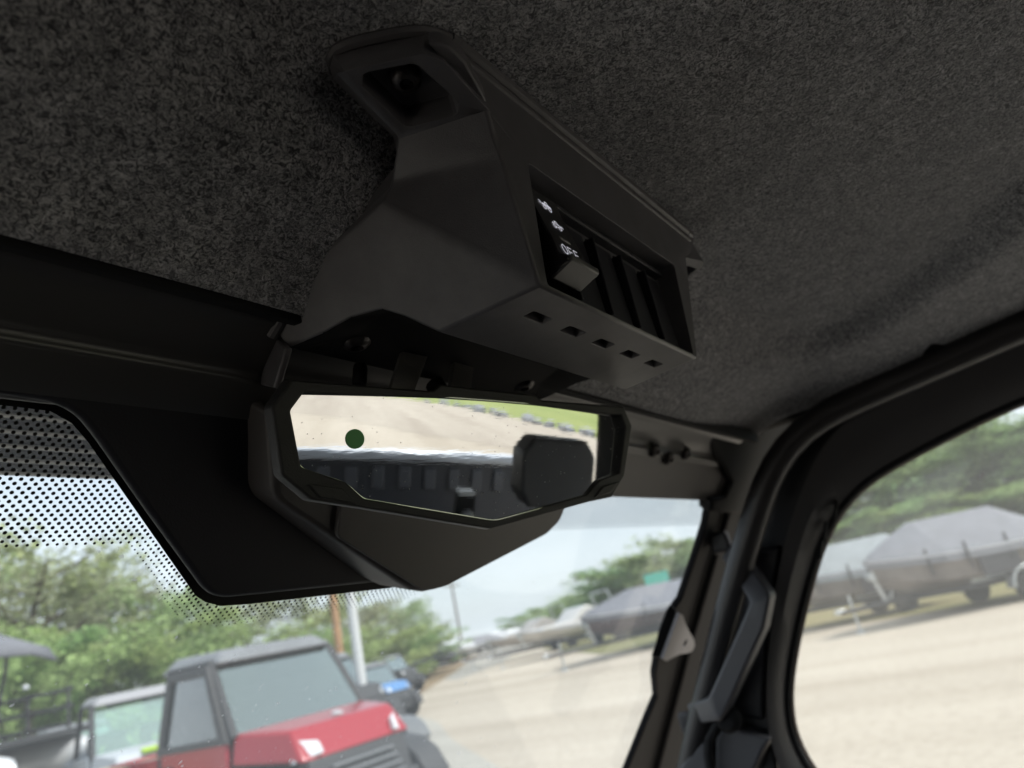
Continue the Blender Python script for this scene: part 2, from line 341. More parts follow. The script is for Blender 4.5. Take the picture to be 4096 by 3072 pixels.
# enamel (printed) band on the glass: a little wider than the trim
FB = [wp(p.x, p.z, .0006) for p in [on_ for on_ in [onw(x, y, .4238) for x, y in [(-900, 1510), (0, 1618), (200, 1642), (285, 1690), (350, 1765), (570, 2080), (780, 2380), (820, 2406), (880, 2422), (1000, 2414)]]]]
band = [Vector((FB[0].x, .424-.8*.165, .165))-PN*.0006]+FB+sym(FB)+[Vector((2*X0-FB[0].x, .424-.8*.165, .165))-PN*.0006]
bm, _ = plate(band, [], PN); me = bpy.data.meshes.new('enamel_band'); bm.to_mesh(me); bm.free()
obj('enamel_band', me, M_FRIT, ws)
for sg in (1, -1):                                            # enamel strip down the sides
    w0 = wx if sg > 0 else wl
    MB().add([wp(w0(.165)-sg*.026, .165, .0006), wp(w0(.165), .165, .0006), wp(w0(-.5), -.5, .0006), wp(w0(-.5)-sg*.026, -.5, .0006)], [(0, 1, 2, 3)]).build('enamel_edge', M_FRIT, ws)
def in_poly(x, z, P):
    c = False; n = len(P)
    for i in range(n):
        a, b = P[i], P[i-1]
        if (a.z > z) != (b.z > z) and x < (b.x-a.x)*(z-a.z)/(b.z-a.z)+a.x: c = not c
    return c
def dist_poly(x, z, P):
    best = 9; n = len(P)
    for i in range(n):
        a, b = P[i], P[(i+1) % n]; ax, az, bx, bz = a.x, a.z*1.28, b.x, b.z*1.28; dx, dz = bx-ax, bz-az; l = dx*dx+dz*dz
        t = 0 if l == 0 else max(0, min(1, ((x-ax)*dx+(z*1.28-az)*dz)/l)); best = min(best, math.hypot(x-ax-t*dx, z*1.28-az-t*dz))
    return best
DV = []; DF = []; pitch = .0041; row = .00178
HB = [wp(p.x, p.z) for p in hp_]
r_i = 0; zz = .155
while zz > .035:
    x = wl(.1)+.03+(pitch/2 if r_i % 2 else 0)
    while x < wx(.1)-.01:
        if not in_poly(x, zz, band):
            d = dist_poly(x, zz, FB+sym(FB)); r = .00092; y_ = .424-.8*zz; lim = .2165*y_
            ok = zz > lim or d < .0125
            if zz > lim and zz-lim < .006: r *= .70+.05*(zz-lim)/.001
            if zz <= lim: r *= max(.45, 1-.045*d/.001)
            if ok:
                k = len(DV)
                for j in range(8): a = j*PI/4; DV.append(wp(x+r*math.cos(a), zz+r*math.sin(a)/1.28, .0005))
                DF.append(tuple(range(k, k+8)))
        x += pitch
    zz -= row/1.28*1.18; r_i += 1
me = bpy.data.meshes.new('enamel_dots'); me.from_pydata([tuple(v) for v in DV], [], DF)
o = obj('enamel_dots', me, M_FRIT, ws); o['kind'] = 'stuff'

# ------------------------------------------------------------------ wiper motor cover behind the mirror
CN = Vector((0, 1.5, 1)).normalized()
def onc(x, y, d=.556): return on(x, y, (0, 1.5, 1), d)
cv = thing('wiper_motor_cover', 'brown black angular moulded cover on the windshield behind the mirror', 'cover', onc(1640, 2000))
def loc(P, root): q = root.location; return [Vector(p)-q for p in P]
CP = [(1072, 1640), (1085, 1800), (1100, 1985), (1125, 2020), (1600, 2330), (1650, 2362), (1700, 2370), (1775, 2352), (2185, 2140), (2240, 2085), (2262, 2030), (2272, 1960), (2275, 1700)]
cf = [onc(x, y) for x, y in CP]
back = [(onc(x+dx, y+dy)+CN*.028) for (x, y), (dx, dy) in zip(CP, [(-25, -30), (-25, 0), (-35, -10), (-40, 10), (-60, 40), (-40, 40), (0, 35), (30, 30), (40, 30), (50, 20), (60, 0), (60, 0), (60, -30)])]
n = len(cf); mm_ = MB(); mm_.add(loc(cf+back, cv), [tuple(range(n)), tuple(range(2*n-1, n-1, -1))]+[(i, (i+1) % n, n+(i+1) % n, n+i) for i in range(n)])
mm_.build('shell', M_COVER, cv, bevel=.004, seg=4, angle=18)
rp_ = [onc(x, y) for x, y in [(1350, 1990), (1335, 2140), (1660, 2345), (1705, 2355), (1770, 2338), (2175, 2130), (2225, 2080), (2250, 2020), (2255, 1960)]]
MB().prism(loc([p-CN*.0035 for p in rounded(rp_, .004, 3)], cv), CN*.006).build('raised_face', M_COVER, cv, bevel=.0025, seg=3)
bk = [onc(x, y)+CN*.030 for x, y in [(1030, 1600), (1018, 1730), (1022, 1950), (1050, 2000), (1110, 2045), (1150, 2000), (1150, 1600)]]
MB().prism(loc(bk, cv), CN*.006).build('back_flange', M_PLA2, cv, bevel=.002)

# ================================================================== OVERHEAD CONSOLE
con = thing('overhead_console', 'black angular overhead switch console screwed to the felt headliner', 'console', (X0, .16, .18))
cl = con.location.copy()
def ry(z): return .1274-.087*(z-.13)
def mir_(p): return Vector((2*X0-p.x, p.y, p.z))
B1 = Vector((.2365, ry(.13), .13)); B4 = Vector((.232, .181, .13))
M2 = Vector((.2158, ry(.2047), .2047)); F2v = on(2005, 627, (0, 1, .087), .1274+.087*.13)
T1 = Vector((.190, ry(.229), .229))
M1 = atz(1590, 540, .2055); F1 = atz(1561, 742, .197)
G1 = atz(1300, 190, .2275); G2 = atz(1325, 320, .2250); G3 = atz(1560, 545, .2205); G4 = atz(1572, 660, .2120); G5 = atz(1300, 990, .187); G6 = atz(1088, 1345, .160)
I2 = atz(1355, 292, .2120); I1 = atz(1375, 235, .2180)            # inner (lower) face of the mount
I3 = atz(1700, 215, .2130); I3b = Vector((.2005, ry(.214), .214))
H5 = atz(1325, 985, .179); H6 = atz(1118, 1352, .152)             # inner line of the flange bead
H4 = atz(1590, 668, .2035)
H5 = atz(1325, 985, .182); mpn_ = (B4-B1).cross(H5-B1).normalized(); mpd_ = mpn_.dot(B1)     # the big lit side face is one plane
def onS(x, y): return on(x, y, tuple(mpn_), mpd_)
C1 = onS(1524, 812); H6 = onS(1116, 1350); Q1 = onS(1150, 1392); Q2 = onS(1290, 1335); Q3 = onS(1400, 1274); Q4 = onS(1525, 1240); Q5 = onS(1620, 1268)
FZ = .152; FYv = .262
N1 = Vector((H6.x+.006, FYv, FZ))
names = dict(B1=B1, B4=B4, M2=M2, F2=F2v, T1=T1, M1=M1, F1=F1, I1=I1, I2=I2, I3=I3, I3b=I3b, H4=H4, H5=H5, H6=H6, C1=C1, Q1=Q1, Q2=Q2, Q3=Q3, Q4=Q4, Q5=Q5, N1=N1, U2=Q2+Vector((.022, 0, .004)), U3=Q3+Vector((.022, .0, .008)), U4=Q4+Vector((.022, 0, .010)), U5=Q5+Vector((.015, .004, .008)))
keys = list(names); V = [names[k]-cl for k in keys]+[mir_(names[k])-cl for k in keys]; K = {k: i for i, k in enumerate(keys)}; nK = len(keys)
# left half shell: slopes of the body
half = [('M1', 'M2', 'F2', 'F1'), ('F1', 'F2', 'B1', 'C1'), ('C1', 'B1', 'B4', 'Q5', 'Q4', 'Q3', 'Q2', 'Q1', 'H6', 'H5'), ('F1', 'C1', 'H5', 'H4'), ('M1', 'F1', 'H4'), ('Q5', 'Q4', 'U4', 'U5'), ('Q4', 'Q3', 'U3', 'U4'), ('Q3', 'Q2', 'U2', 'U3'), ('Q2', 'Q1', 'N1', 'U2'), ('Q1', 'H6', 'N1'), ('B4', 'Q5', 'U5')]
F = []
for f in half:
    F.append(tuple(K[k] for k in f)); F.append(tuple(K[k]+nK for k in reversed(f)))
# underside in front of the bottom face
F += [(K[a], K[a]+nK, K[b]+nK, K[b]) for a, b in (('B4', 'U5'), ('U5', 'U4'), ('U4', 'U3'), ('U3', 'U2'), ('U2', 'N1'))]
bm = bmesh.new(); vv = [bm.verts.new(v) for v in V]
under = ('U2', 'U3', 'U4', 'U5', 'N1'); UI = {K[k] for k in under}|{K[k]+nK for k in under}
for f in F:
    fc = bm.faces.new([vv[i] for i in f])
    if sum(1 for i in f if i in UI) >= 2: fc.material_index = 1  # underside faces coloured black to stand in for shade
me = bpy.data.meshes.new('slopes'); 
# rear face with the switch recess, bottom face with five notches, both mounts with their pockets
RN = Vector((0, 1, .087)).normalized()
def rfp(x, z): return Vector((x, ry(z), z))-cl
def addplate(outer, holes, nrm, depths, floor=True, scale=1.):
    b2, loops = plate(outer, holes, nrm)
    nv = Vector(nrm).normalized()
    for lp, d in zip(loops[1:], depths):
        c = sum((v.co for v in lp), Vector())/len(lp)
        new = [b2.verts.new(c+(v.co-c)*scale+nv*d) for v in lp]; m_ = len(lp)
        for i in range(m_): b2.faces.new([lp[i], lp[(i+1) % m_], new[(i+1) % m_], new[i]])
        if floor: b2.faces.new(new)
    t_ = bpy.data.meshes.new('t'); b2.to_mesh(t_); b2.free(); bm.from_mesh(t_); bpy.data.meshes.remove(t_)
xr = 2*X0
RX0, RX1, RZ0, RZ1 = .2425, xr-.2425, .1318, .1915
rec = [rfp(RX0, RZ0), rfp(RX1, RZ0), rfp(RX1, RZ1), rfp(RX0, RZ1)]
orear = [B1-cl, mir_(B1)-cl, mir_(F2v)-cl, mir_(M2)-cl, mir_(I3b)-cl, mir_(T1)-cl, T1-cl, I3b-cl, M2-cl, F2v-cl]
addplate(orear, [rounded(rec, .0025, 3)], RN, [.0125], True)
notch = []
for k in range(5):
    cx_ = .2627+.0311*k; notch.append([Vector((cx_-.0079, .1437, .13))-cl, Vector((cx_+.0079, .1437, .13))-cl, Vector((cx_+.0079, .1500, .13))-cl, Vector((cx_-.0079, .1500, .13))-cl])
addplate([B1-cl, mir_(B1)-cl, mir_(B4)-cl, B4-cl], [rounded(q, .0012, 2) for q in notch], (0, 0, 1), [.006]*5, True, .92)
# screw mounts: sloping plate with a pocket
def mount(fn):
    PT = [fn(p)-cl for p in (M1, M2, I3b, I3, I1, I2)]
    c = sum(PT, Vector())/6; nrm = Vector()
    for i in range(6): nrm += (PT[i]-c).cross(PT[(i+1) % 6]-c)
    nrm.normalize()
    if nrm.z < 0: nrm = -nrm
    PT2 = [p-nrm*(p-c).dot(nrm)*0. for p in PT]
    hole = [fn(on(x, y, tuple(nrm0), d0))-cl for x, y in HOLE]
    return PT2, hole, nrm
c0 = (M1+M2+I2+I3)/4; nrm0 = (M2-M1).cross(I2-M1).normalized(); nrm0 = nrm0 if nrm0.z > 0 else -nrm0
d0 = nrm0.dot(M1)
HOLE = [(1447, 345), (1452, 300), (1475, 288), (1640, 256), (1672, 262), (1820, 395), (1834, 420), (1828, 452), (1815, 463), (1650, 506), (1622, 505), (1600, 490)]
for fn in (lambda p: p.copy(), mir_):
    PT = [fn(on(x, y, tuple(nrm0), d0))-cl for x, y in [(1590, 540), (1965, 450), (1800, 268), (1770, 243), (1690, 214), (1375, 284), (1345, 292)]]
    hl_ = [fn(on(x, y, tuple(nrm0), d0))-cl for x, y in HOLE]
    nn = nrm0 if fn(Vector((1, 0, 0))).x == 1 else Vector((-nrm0.x, nrm0.y, nrm0.z))
    addplate(PT, [hl_], nn, [.012], True, .93)
    # bead walls between the mount plate and the headliner
    rim = [fn(p)-cl for p in (atz(1965, 450, .2046), I3b, atz(1745, 150, .2265), atz(1700, 135, .227), atz(1330, 215, .2265), atz(1312, 260, .2265), atz(1330, 320, .2245), atz(1568, 548, .2200), atz(1588, 640, .2130), H4, M1)]
    top = [PT[1], PT[2], PT[3], PT[4], PT[5], PT[5], PT[6], PT[0], PT[0], PT[0], PT[0]]
    for i in range(len(rim)-1):
        q = [rim[i], rim[i+1], top[i+1], top[i]]
        vsn = [bm.verts.new(p) for p in q]
        try: bm.faces.new(vsn)
        except Exception: pass
bmesh.ops.remove_doubles(bm, verts=bm.verts, dist=.0004)
bmesh.ops.dissolve_degenerate(bm, edges=bm.edges, dist=.0002)
bmesh.ops.recalc_face_normals(bm, faces=bm.faces); bm.to_mesh(me); bm.free()
body = obj('body', me, M_PLA, con, smooth=True); me.materials.append(M_DARK)  # black slot paints the shade under the console
bm = bmesh.new(); bm.from_mesh(me); lay = bm.edges.layers.float.new('bevel_weight_edge'); MV = V
SF = [(K[a], K[b]) for a, b in (('F1', 'F2'), ('C1', 'B1'), ('M1', 'M2'))]; SF += [(a+nK, b+nK) for a, b in SF]
def soft(e): return any((e.verts[0].co-MV[a]).length+(e.verts[1].co-MV[b]).length < .001 or (e.verts[1].co-MV[a]).length+(e.verts[0].co-MV[b]).length < .001 for a, b in SF)
def main_v(v): return any((v.co-q).length < .0006 for q in MV)
mv = {v.index: main_v(v) for v in bm.verts}
for e in bm.edges:
    if len(e.link_faces) == 2 and e.calc_face_angle(0) > math.radians(7): e[lay] = (1. if soft(e) else .45) if mv[e.verts[0].index] and mv[e.verts[1].index] else .09
bm.to_mesh(me); bm.free()
b_ = body.modifiers.new('bevel', 'BEVEL'); b_.width = .0050; b_.segments = 5; b_.limit_method = 'WEIGHT'; b_.use_clamp_overlap = True; b_.harden_normals = False
me.set_sharp_from_angle(angle=math.radians(60))
# rolled flange bead along the headliner
for fn in (lambda p: p.copy(), mir_):
    path = [fn(p)-cl for p in (atz(1840, 178, .229), atz(1775, 122, .229), atz(1700, 108, .229), atz(1330, 188, .228), atz(1300, 215, .2278), atz(1300, 270, .2265), atz(1335, 335, .2240), atz(1548, 540, .2200), atz(1578, 600, .2160), atz(1565, 665, .2120), atz(1500, 740, .206), atz(1300, 990, .1865), atz(1085, 1345, .1590))]
    pts = []
    for i in range(len(path)-1):
        a, b = path[i], path[i+1]; ns = max(1, int((b-a).length/.006))
        for k in range(ns): pts.append(a.lerp(b, k/ns))
    pts.append(path[-1])
    for _ in range(3): pts = [pts[0]]+[(pts[i-1]+pts[i]*2+pts[i+1])/4 for i in range(1, len(pts)-1)]+[pts[-1]]
    MB().tube(pts, .0026, 8).build('flange_bead', M_PLA, con, smooth=True)
e0, e1 = Vector((.196, ry(.229), .2292))-cl, Vector((xr-.196, ry(.229), .2292))-cl
MB().tube([e0, e1], .0026, 8).build('rear_bead', M_PLA, con, smooth=True)
MB().tube([e0+Vector((.004, .0008, -.006)), e1+Vector((-.004, .0008, -.006))], .0016, 8).build('rear_bead', M_PLA, con, smooth=True)
# skirt walls that close the flange up to the headliner, and the clip at the far end
sk = MB().box(Vector((xr-.193, .128, .214))-cl, (.010, .016, .006)); sk.build('clip', M_ALU, con, bevel=.0012)
# front left end flange
ef = [on(x, y, (-.9, .2, .1), (Vector((-.9, .2, .1)).dot(H6)))-cl for x, y in [(1075, 1372), (1108, 1352), (1142, 1390), (1095, 1552), (1036, 1538), (1052, 1450)]]
MB().prism(ef, Vector((.9, -.2, -.1)).normalized()*.004).build('end_flange', M_PLA, con, bevel=.0012)
MB().prism([mir_(p+cl)-cl for p in ef], Vector((-.9, -.2, -.1)).normalized()*.004).build('end_flange', M_PLA, con, bevel=.0012)
# fillet that closes the corner between the mount and the rear face
fp = [on(x, y, tuple(nrm0), d0+.0035)-cl for x, y in [(1715, 178), (1758, 172), (1800, 190), (1862, 248), (1940, 390), (1956, 438), (1800, 268), (1770, 243)]]
MB().prism(fp, nrm0*.008).build('corner_fillet', M_PLA, con, bevel=.001, seg=2)
# screws
sc1 = on(1622, 305, tuple(nrm0), d0+.0095); bolt(sc1-cl, -nrm0, .0066, con); bolt(mir_(sc1)-cl, Vector((nrm0.x, -nrm0.y, -nrm0.z)), .0066, con)
fz = .163
for s_x in (1421, 2091):
    p = atz(s_x, 1348 if s_x < 2000 else 1522, .1585); bolt(p-cl, (0, 0, -1), .0082, con)
# little wedge tab beside the front screw
MB().prism([atz(x, y, .156)-cl for x, y in [(1262, 1332), (1325, 1262), (1382, 1328), (1345, 1350)]], (0, 0, .01)).build('tab', M_DARK, con, bevel=.001)
# blank switch covers with raised ribs between
floor_y = .1385
def fb(x0, x1, z0, z1, y0, y1): m_ = MB(); m_.box(Vector(((x0+x1)/2, (y0+y1)/2, (z0+z1)/2))-cl, (x1-x0, y1-y0, z1-z0)); return m_
for k in range(1, 5):
    cx_ = .2627+.0311*k
    pnl = MB().prism([Vector((cx_-.0137, .1325, .1345))-cl, Vector((cx_+.0137, .1325, .1345))-cl, Vector((cx_+.0137, .1345, .184))-cl, Vector((cx_-.0137, .1345, .184))-cl], (0, .004, 0))
    pnl.build('blank_cover', M_PLA2, con, bevel=.001)
for k in range(0, 4):
    cx_ = .2627+.0311*(k+.5); fb(cx_-.0009, cx_+.0009, .136, .181, .1295, .137).build('divider', M_PLA2, con, bevel=.0006)
fb(RX0+.003, RX1-.003, .1855, .1885, .1295, .1385).build('top_ledge', M_PLA2, con, bevel=.001)
# rocker switch
cx_ = .2600; sw = []
pr = [(.1325, .1890), (.1285, .1860), (.1272, .1770), (.1247, .1660), (.1222, .1555), (.1203, .1452), (.1168, .1432), (.1172, .1405), (.1290, .1382), (.1365, .1385), (.1365, .1890)]
rk = MB().prism([Vector((cx_-.0135, a, b))-cl for a, b in pr], (.027, 0, 0)).build('rocker_switch', M_GLOSS, con, bevel=.0008, seg=2, angle=20)
tabp = [Vector((cx_-.0115, a, b))-cl for a, b in [(.1200, .1448), (.1156, .1434), (.1158, .1408), (.1275, .1368), (.1285, .1385)]]
MB().prism(tabp, (.024, 0, 0)).build('rocker_tab', mat('lit_rocker_tab', (.10, .10, .10), .4), rk, bevel=.0007)  # rocker's lower end coloured greyer to look lit
def face_frame(z):
    for (a, b), (c, d) in zip(pr, pr[1:]):
        if d <= z <= b: t = (z-b)/(d-b); return Vector((cx_, a+(c-a)*t, z)), Vector((0, c-a, d-b)).normalized()
def strokes(name, z, S, wdt, scale):
    p, dn = face_frame(z); ex = Vector((1, 0, 0)); nrm = ex.cross(dn).normalized(); nrm = nrm if nrm.y < 0 else -nrm
    mb_ = MB(); o_ = p+nrm*.0002-cl
    for line in S:
        P = [o_+ex*(a*scale)-dn*(b*scale) for a, b in line]
        for a, b in zip(P, P[1:]):
            d = (b-a).normalized(); q = nrm.cross(d)*wdt/2; e = d*wdt*.35
            mb_.prism([a-e+q, b+e+q, b+e-q, a-e-q], nrm*.00012)
    return mb_.build(name, M_WHITE, rk)
circ = lambda cx, cy, r, n=10: [(cx+r*math.cos(2*PI*i/n), cy+r*math.sin(2*PI*i/n)) for i in range(n+1)]
buggy = [circ(-.34, -.22, .17), circ(.36, -.22, .17), [(-.5, .0), (-.42, .1), (-.15, .1), (-.05, .36), (.2, .36), (.3, .1), (.55, .08), (.6, -.05)], [(-.16, -.2), (.18, -.2)], [(-.05, .36), (-.02, .1), (.3, .1)]]
fillb = [[(-.5, .0), (-.42, .1), (.5, .08)], [(-.45, .02), (.45, .0)], [(-.3, -.06), (.3, -.06)]]
strokes('light_symbol', .1785, buggy+fillb+[[(-.62, .12), (-.9, .2)], [(-.62, .0), (-.92, 0.)]], .00042, .0066)
strokes('light_symbol', .1668, buggy+[[(.68, .1), (.86, .16)], [(.68, .0), (.9, 0.)]], .00042, .0066)
p, dn = face_frame(.1575); MB().prism([Vector((cx_+a, p.y+.00025*(-1 if b > 0 else -2.6), .1575+b))-cl for a, b in [(-.0042, .0009), (.0042, .0009), (.0042, -.0009), (-.0042, -.0009)]], (0, .001, 0)).build('indicator_lens', M_LED, rk, bevel=.0003)
S_OFF = [circ(-.7, 0, .0)[:1]]
def oval(cx, w_, h_, n=14): return [(cx+w_*math.cos(2*PI*i/n), h_*math.sin(2*PI*i/n)) for i in range(n+1)]
strokes('off_lettering', .1503, [oval(-.95, .34, .46), [(-.3, -.46), (-.3, .46), (.25, .46)], [(-.3, .02), (.14, .02)], [(.62, -.46), (.62, .46), (1.17, .46)], [(.62, .02), (1.06, .02)]], .00046, .0057)

# ================================================================== REAR VIEW MIRROR (convex glass)
ma_ = math.radians(16); z0m = .13; Lm = Vector((.8245, 1, .5136))*(z0m/.5136)
rr_ = ray(2490, 1650); rr_ = rr_/rr_.y; kk = math.cos(ma_)/math.sin(ma_); Rm = rr_*((Lm.x+kk*Lm.y)/(rr_.x+kk))
tm = (Rm-Lm); Wm = tm.length; tm.normalize()
ti_ = math.radians(13.5); nm = Vector((-math.sin(ma_), -math.cos(ma_), 0))*math.cos(ti_)+Vector((0, 0, -1))*math.sin(ti_); nm = (nm-tm*nm.dot(tm)).normalized()
um = nm.cross(tm); um = um if um.z > 0 else -um
dm = nm.dot(Lm)
def onm(x, y, off=0.): return on(x, y, tuple(nm), dm+off)
Cm = Lm+tm*(Wm/2)-um*.035
mirr = thing('rearview_mirror', 'wide angular rear view mirror in a black faceted frame', 'mirror', Cm)
OUT = [(1165, 1519), (1734, 1565), (1765, 1538), (2141, 1580), (2164, 1600), (2495, 1627), (2529, 1703), (2499, 1905), (2449, 1988), (2356, 2007), (1964, 2115), (1450, 2030), (1246, 1999), (1128, 1900), (1088, 1627)]
INN = [(1219, 1567), (1734, 1592), (1765, 1594), (2141, 1622), (2164, 1624), (2487, 1660), (2503, 1711), (2478, 1893), (2402, 1919), (2349, 1978), (1964, 2080), (1457, 1994), (1385, 1928), (1206, 1868), (1163, 1642)]
oo = [onm(x, y, .003)-Cm for x, y in OUT]; ii = [onm(x, y, .003)-Cm for x, y in INN]
fr = MB(); N_ = len(OUT)
# front ring, inner wall, outer chamfer, back shell
ob = [p-nm*.006+(p-nm*p.dot(nm))*.018 for p in oo]; bb = [p*.80-nm*.020 for p in oo]; ib = [p-nm*.006 for p in ii]
fr.V = oo+ii+ob+bb+ib; F = []
for i in range(N_):
    j = (i+1) % N_
    F += [(i, j, N_+j, N_+i), (i, 2*N_+i, 2*N_+j, j), (2*N_+i, 3*N_+i, 3*N_+j, 2*N_+j), (N_+i, N_+j, 4*N_+j, 4*N_+i)]
F.append(tuple(3*N_+i for i in range(N_-1, -1, -1))); fr.F = F
fr.build('frame', M_FRAME, mirr, bevel=.0011, seg=3, angle=20)
# lower corner pads
for P in ([(1205, 1925), (1372, 1948), (1432, 2012), (1440, 2022), (1262, 1992)], [(2405, 1942), (2478, 1922), (2444, 1974), (2365, 1996)]):
    pp = [onm(x, y, .003)-Cm for x, y in P]
    c = sum(pp, Vector())/len(pp); MB().prism([c+(p-c)*.82+nm*.0012 for p in pp], -nm*.004).build('corner_pad', M_FRAME, mirr, bevel=.0007)
    rr2 = [c+(p-c)*1.0 for p in pp]
# convex glass: star rings from the centre, with exact sphere normals
RC = 1.25
GLp = [onm(x, y, 0)-Cm for x, y in INN]; gl2 = rounded([p*1.012 for p in GLp], [.008, 0, 0, 0, 0, .004, .003, .004, .004, .003, .005, .003, .004, .005, .008], 5)
den = []
for i in range(len(gl2)):
    a, b = gl2[i], gl2[(i+1) % len(gl2)]; ns = max(1, int((b-a).length/.003))
    for k in range(ns): den.append(a.lerp(b, k/ns))
V = []; F = []; NRM = []; RG = 26; nd = len(den)
def sph(p):
    u, v = p.dot(tm), p.dot(um); h = -(u*u+v*v)/(2*RC); return p+nm*(h-p.dot(nm)+.0030), (nm+tm*(u/RC)+um*(v/RC)).normalized()
q, n_ = sph(Vector((0, 0, 0))); V.append(q); NRM.append(n_)
for k in range(1, RG+1):
    for p in den: q, n_ = sph(p*(k/RG)); V.append(q); NRM.append(n_)
for j in range(nd): F.append((0, 1+j, 1+(j+1) % nd))
for k in range(RG-1):
    for j in range(nd): a = 1+k*nd; F.append((a+j, a+nd+j, a+nd+(j+1) % nd, a+(j+1) % nd))
me = bpy.data.meshes.new('mirror_glass'); me.from_pydata([tuple(v) for v in V], [], F)
if me.polygons[5].normal.dot(nm) < 0: me.flip_normals()
me.polygons.foreach_set('use_smooth', [True]*len(me.polygons)); me.normals_split_custom_set_from_vertices([tuple(n_) for n_ in NRM])
def mirror_mat():
    M = bpy.data.materials.new('mirror_silver'); M.use_nodes = True; t = M.node_tree; b = t.nodes['Principled BSDF']
    b.inputs['Metallic'].default_value = 1; b.inputs['Base Color'].default_value = (.93, .95, .95, 1); b.inputs['Roughness'].default_value = .03
    tcn = t.nodes.new('ShaderNodeTexCoord')
    mpn = t.nodes.new('ShaderNodeMapping'); mpn.inputs['Scale'].default_value = (60, 60, 320); t.links.new(tcn.outputs['Object'], mpn.inputs[0])
    n = t.nodes.new('ShaderNodeTexNoise'); n.inputs['Scale'].default_value = 1; n.inputs['Detail'].default_value = 3; t.links.new(mpn.outputs[0], n.inputs['Vector'])
    bp = t.nodes.new('ShaderNodeBump'); bp.inputs['Strength'].default_value = .02; bp.inputs['Distance'].default_value = .0006; t.links.new(n.outputs[0], bp.inputs['Height']); t.links.new(bp.outputs[0], b.inputs['Normal'])
    v = t.nodes.new('ShaderNodeTexVoronoi'); v.inputs['Scale'].default_value = 330; t.links.new(tcn.outputs['Object'], v.inputs['Vector'])
    lt = t.nodes.new('ShaderNodeMath'); lt.operation = 'LESS_THAN'; lt.inputs[1].default_value = .13; t.links.new(v.outputs['Distance'], lt.inputs[0])
    sp = t.nodes.new('ShaderNodeSeparateColor'); t.links.new(v.outputs['Color'], sp.inputs[0])
    gt = t.nodes.new('ShaderNodeMath'); gt.operation = 'GREATER_THAN'; gt.inputs[1].default_value = .66; t.links.new(sp.outputs[0], gt.inputs[0])
    mu = t.nodes.new('ShaderNodeMath'); mu.operation = 'MULTIPLY'; t.links.new(lt.outputs[0], mu.inputs[0]); t.links.new(gt.outputs[0], mu.inputs[1])
    k = t.nodes.new('ShaderNodeMath'); k.operation = 'MULTIPLY_ADD'; k.inputs[1].default_value = .45; k.inputs[2].default_value = .02; t.links.new(mu.outputs[0], k.inputs[0])
    df = t.nodes.new('ShaderNodeBsdfDiffuse'); df.inputs[0].default_value = (.8, .8, .78, 1)
    ms = t.nodes.new('ShaderNodeMixShader'); o = t.nodes['Material Output']
    t.links.new(k.outputs[0], ms.inputs[0]); t.links.new(b.outputs[0], ms.inputs[1]); t.links.new(df.outputs[0], ms.inputs[2]); t.links.new(ms.outputs[0], o.inputs[0]); return M
mg = obj('mirror_glass', me, mirror_mat(), mirr)
dc, dn_ = sph(onm(1418, 1756)-Cm); ds = MB().lathe([(.0049, 0), (.0049, .0003), (.0045, .0004)], dc+dn_*.0002, dn_, 28); ds.build('round_sticker', M_GREEN, mirr)
eg = [sph(p)[0]+nm*.0004 for p in den]; MB().tube(eg, .0004, 6, close=True).build('glass_edge', mat('ground_glass_edge', (.75, .78, .78), .2, metal=.7), mg, smooth=True)
# two flat straps carrying the mirror, and a thin cable
for P, yy in (([(1612, 1405), (1712, 1425), (1660, 1562), (1560, 1562)], .240), ([(1818, 1440), (1895, 1465), (1882, 1572), (1800, 1572)], .240)):
    pp = [aty(x, y, yy)-Cm for x, y in P]; MB().prism(pp, (0, .003, 0)).build('strap', M_GREY, mirr, bevel=.0006)
ar = MB().tube([Vector((.322, .262, .150))-Cm, Vector((.322, .247, .12))-Cm, -nm*.028], .006, 12); ar.build('stalk', M_DARK, mirr, smooth=True)
cb = thing('mirror_cable', 'thin black cable hanging behind the top edge of the mirror', 'cable', aty(1445, 1470, .262)); q = cb.location.copy()
MB().tube([aty(x, y, .262)-q for x, y in [(1444, 1400), (1448, 1450), (1440, 1500), (1436, 1560), (1432, 1620)]], .0022, 8).build('cable_run', M_SEAL, cb, smooth=True)
MB().lathe([(.0036, 0), (.004, .002), (.004, .010), (.0036, .012)], aty(1438, 1540, .2615)-q, aty(1444, 1400, .262)-aty(1436, 1560, .262), 12).build('connector', M_DARK, cb, smooth=True)

# ================================================================== PASSENGER SIDE: pillar, door, handle, bracket
def smooth_path(P, step=.02, it=2):
    pts = []
    for a, b in zip(P, P[1:]):
        ns = max(1, int((b-a).length/step))
        for k in range(ns): pts.append(a.lerp(b, k/ns))
    pts.append(P[-1])
    for _ in range(it): pts = [pts[0]]+[(pts[i-1]+pts[i]*2+pts[i+1])/4 for i in range(1, len(pts)-1)]+[pts[-1]]
    return pts
M_TRIM = mat('pillar_plastic', (.026, .026, .031), .5, bump=.12, bscale=800)
M_TRIM2 = mat('door_frame_plastic', (.050, .047, .049), .5, bump=.12, bscale=800)
pil = thing('windshield_pillar', 'black windshield pillar with long ribs at the passenger side', 'pillar', onw(2700, 2500, .412)); pq = pil.location.copy()
pp = [onw(x, y, .412) for x, y in [(2842, 1985), (2838, 2030), (2826, 2100), (2785, 2230), (2728, 2398), (2690, 2450), (2662, 2520), (2632, 2640), (2622, 2700), (2630, 2790), (2592, 2880), (2500, 3110), (2800, 3110), (2900, 2650), (3060, 2000), (3000, 1800), (2870, 1800)]]
MB().prism([p-pq for p in pp], PN*.010).build('outer_frame', M_SEAL, pil, bevel=.002)
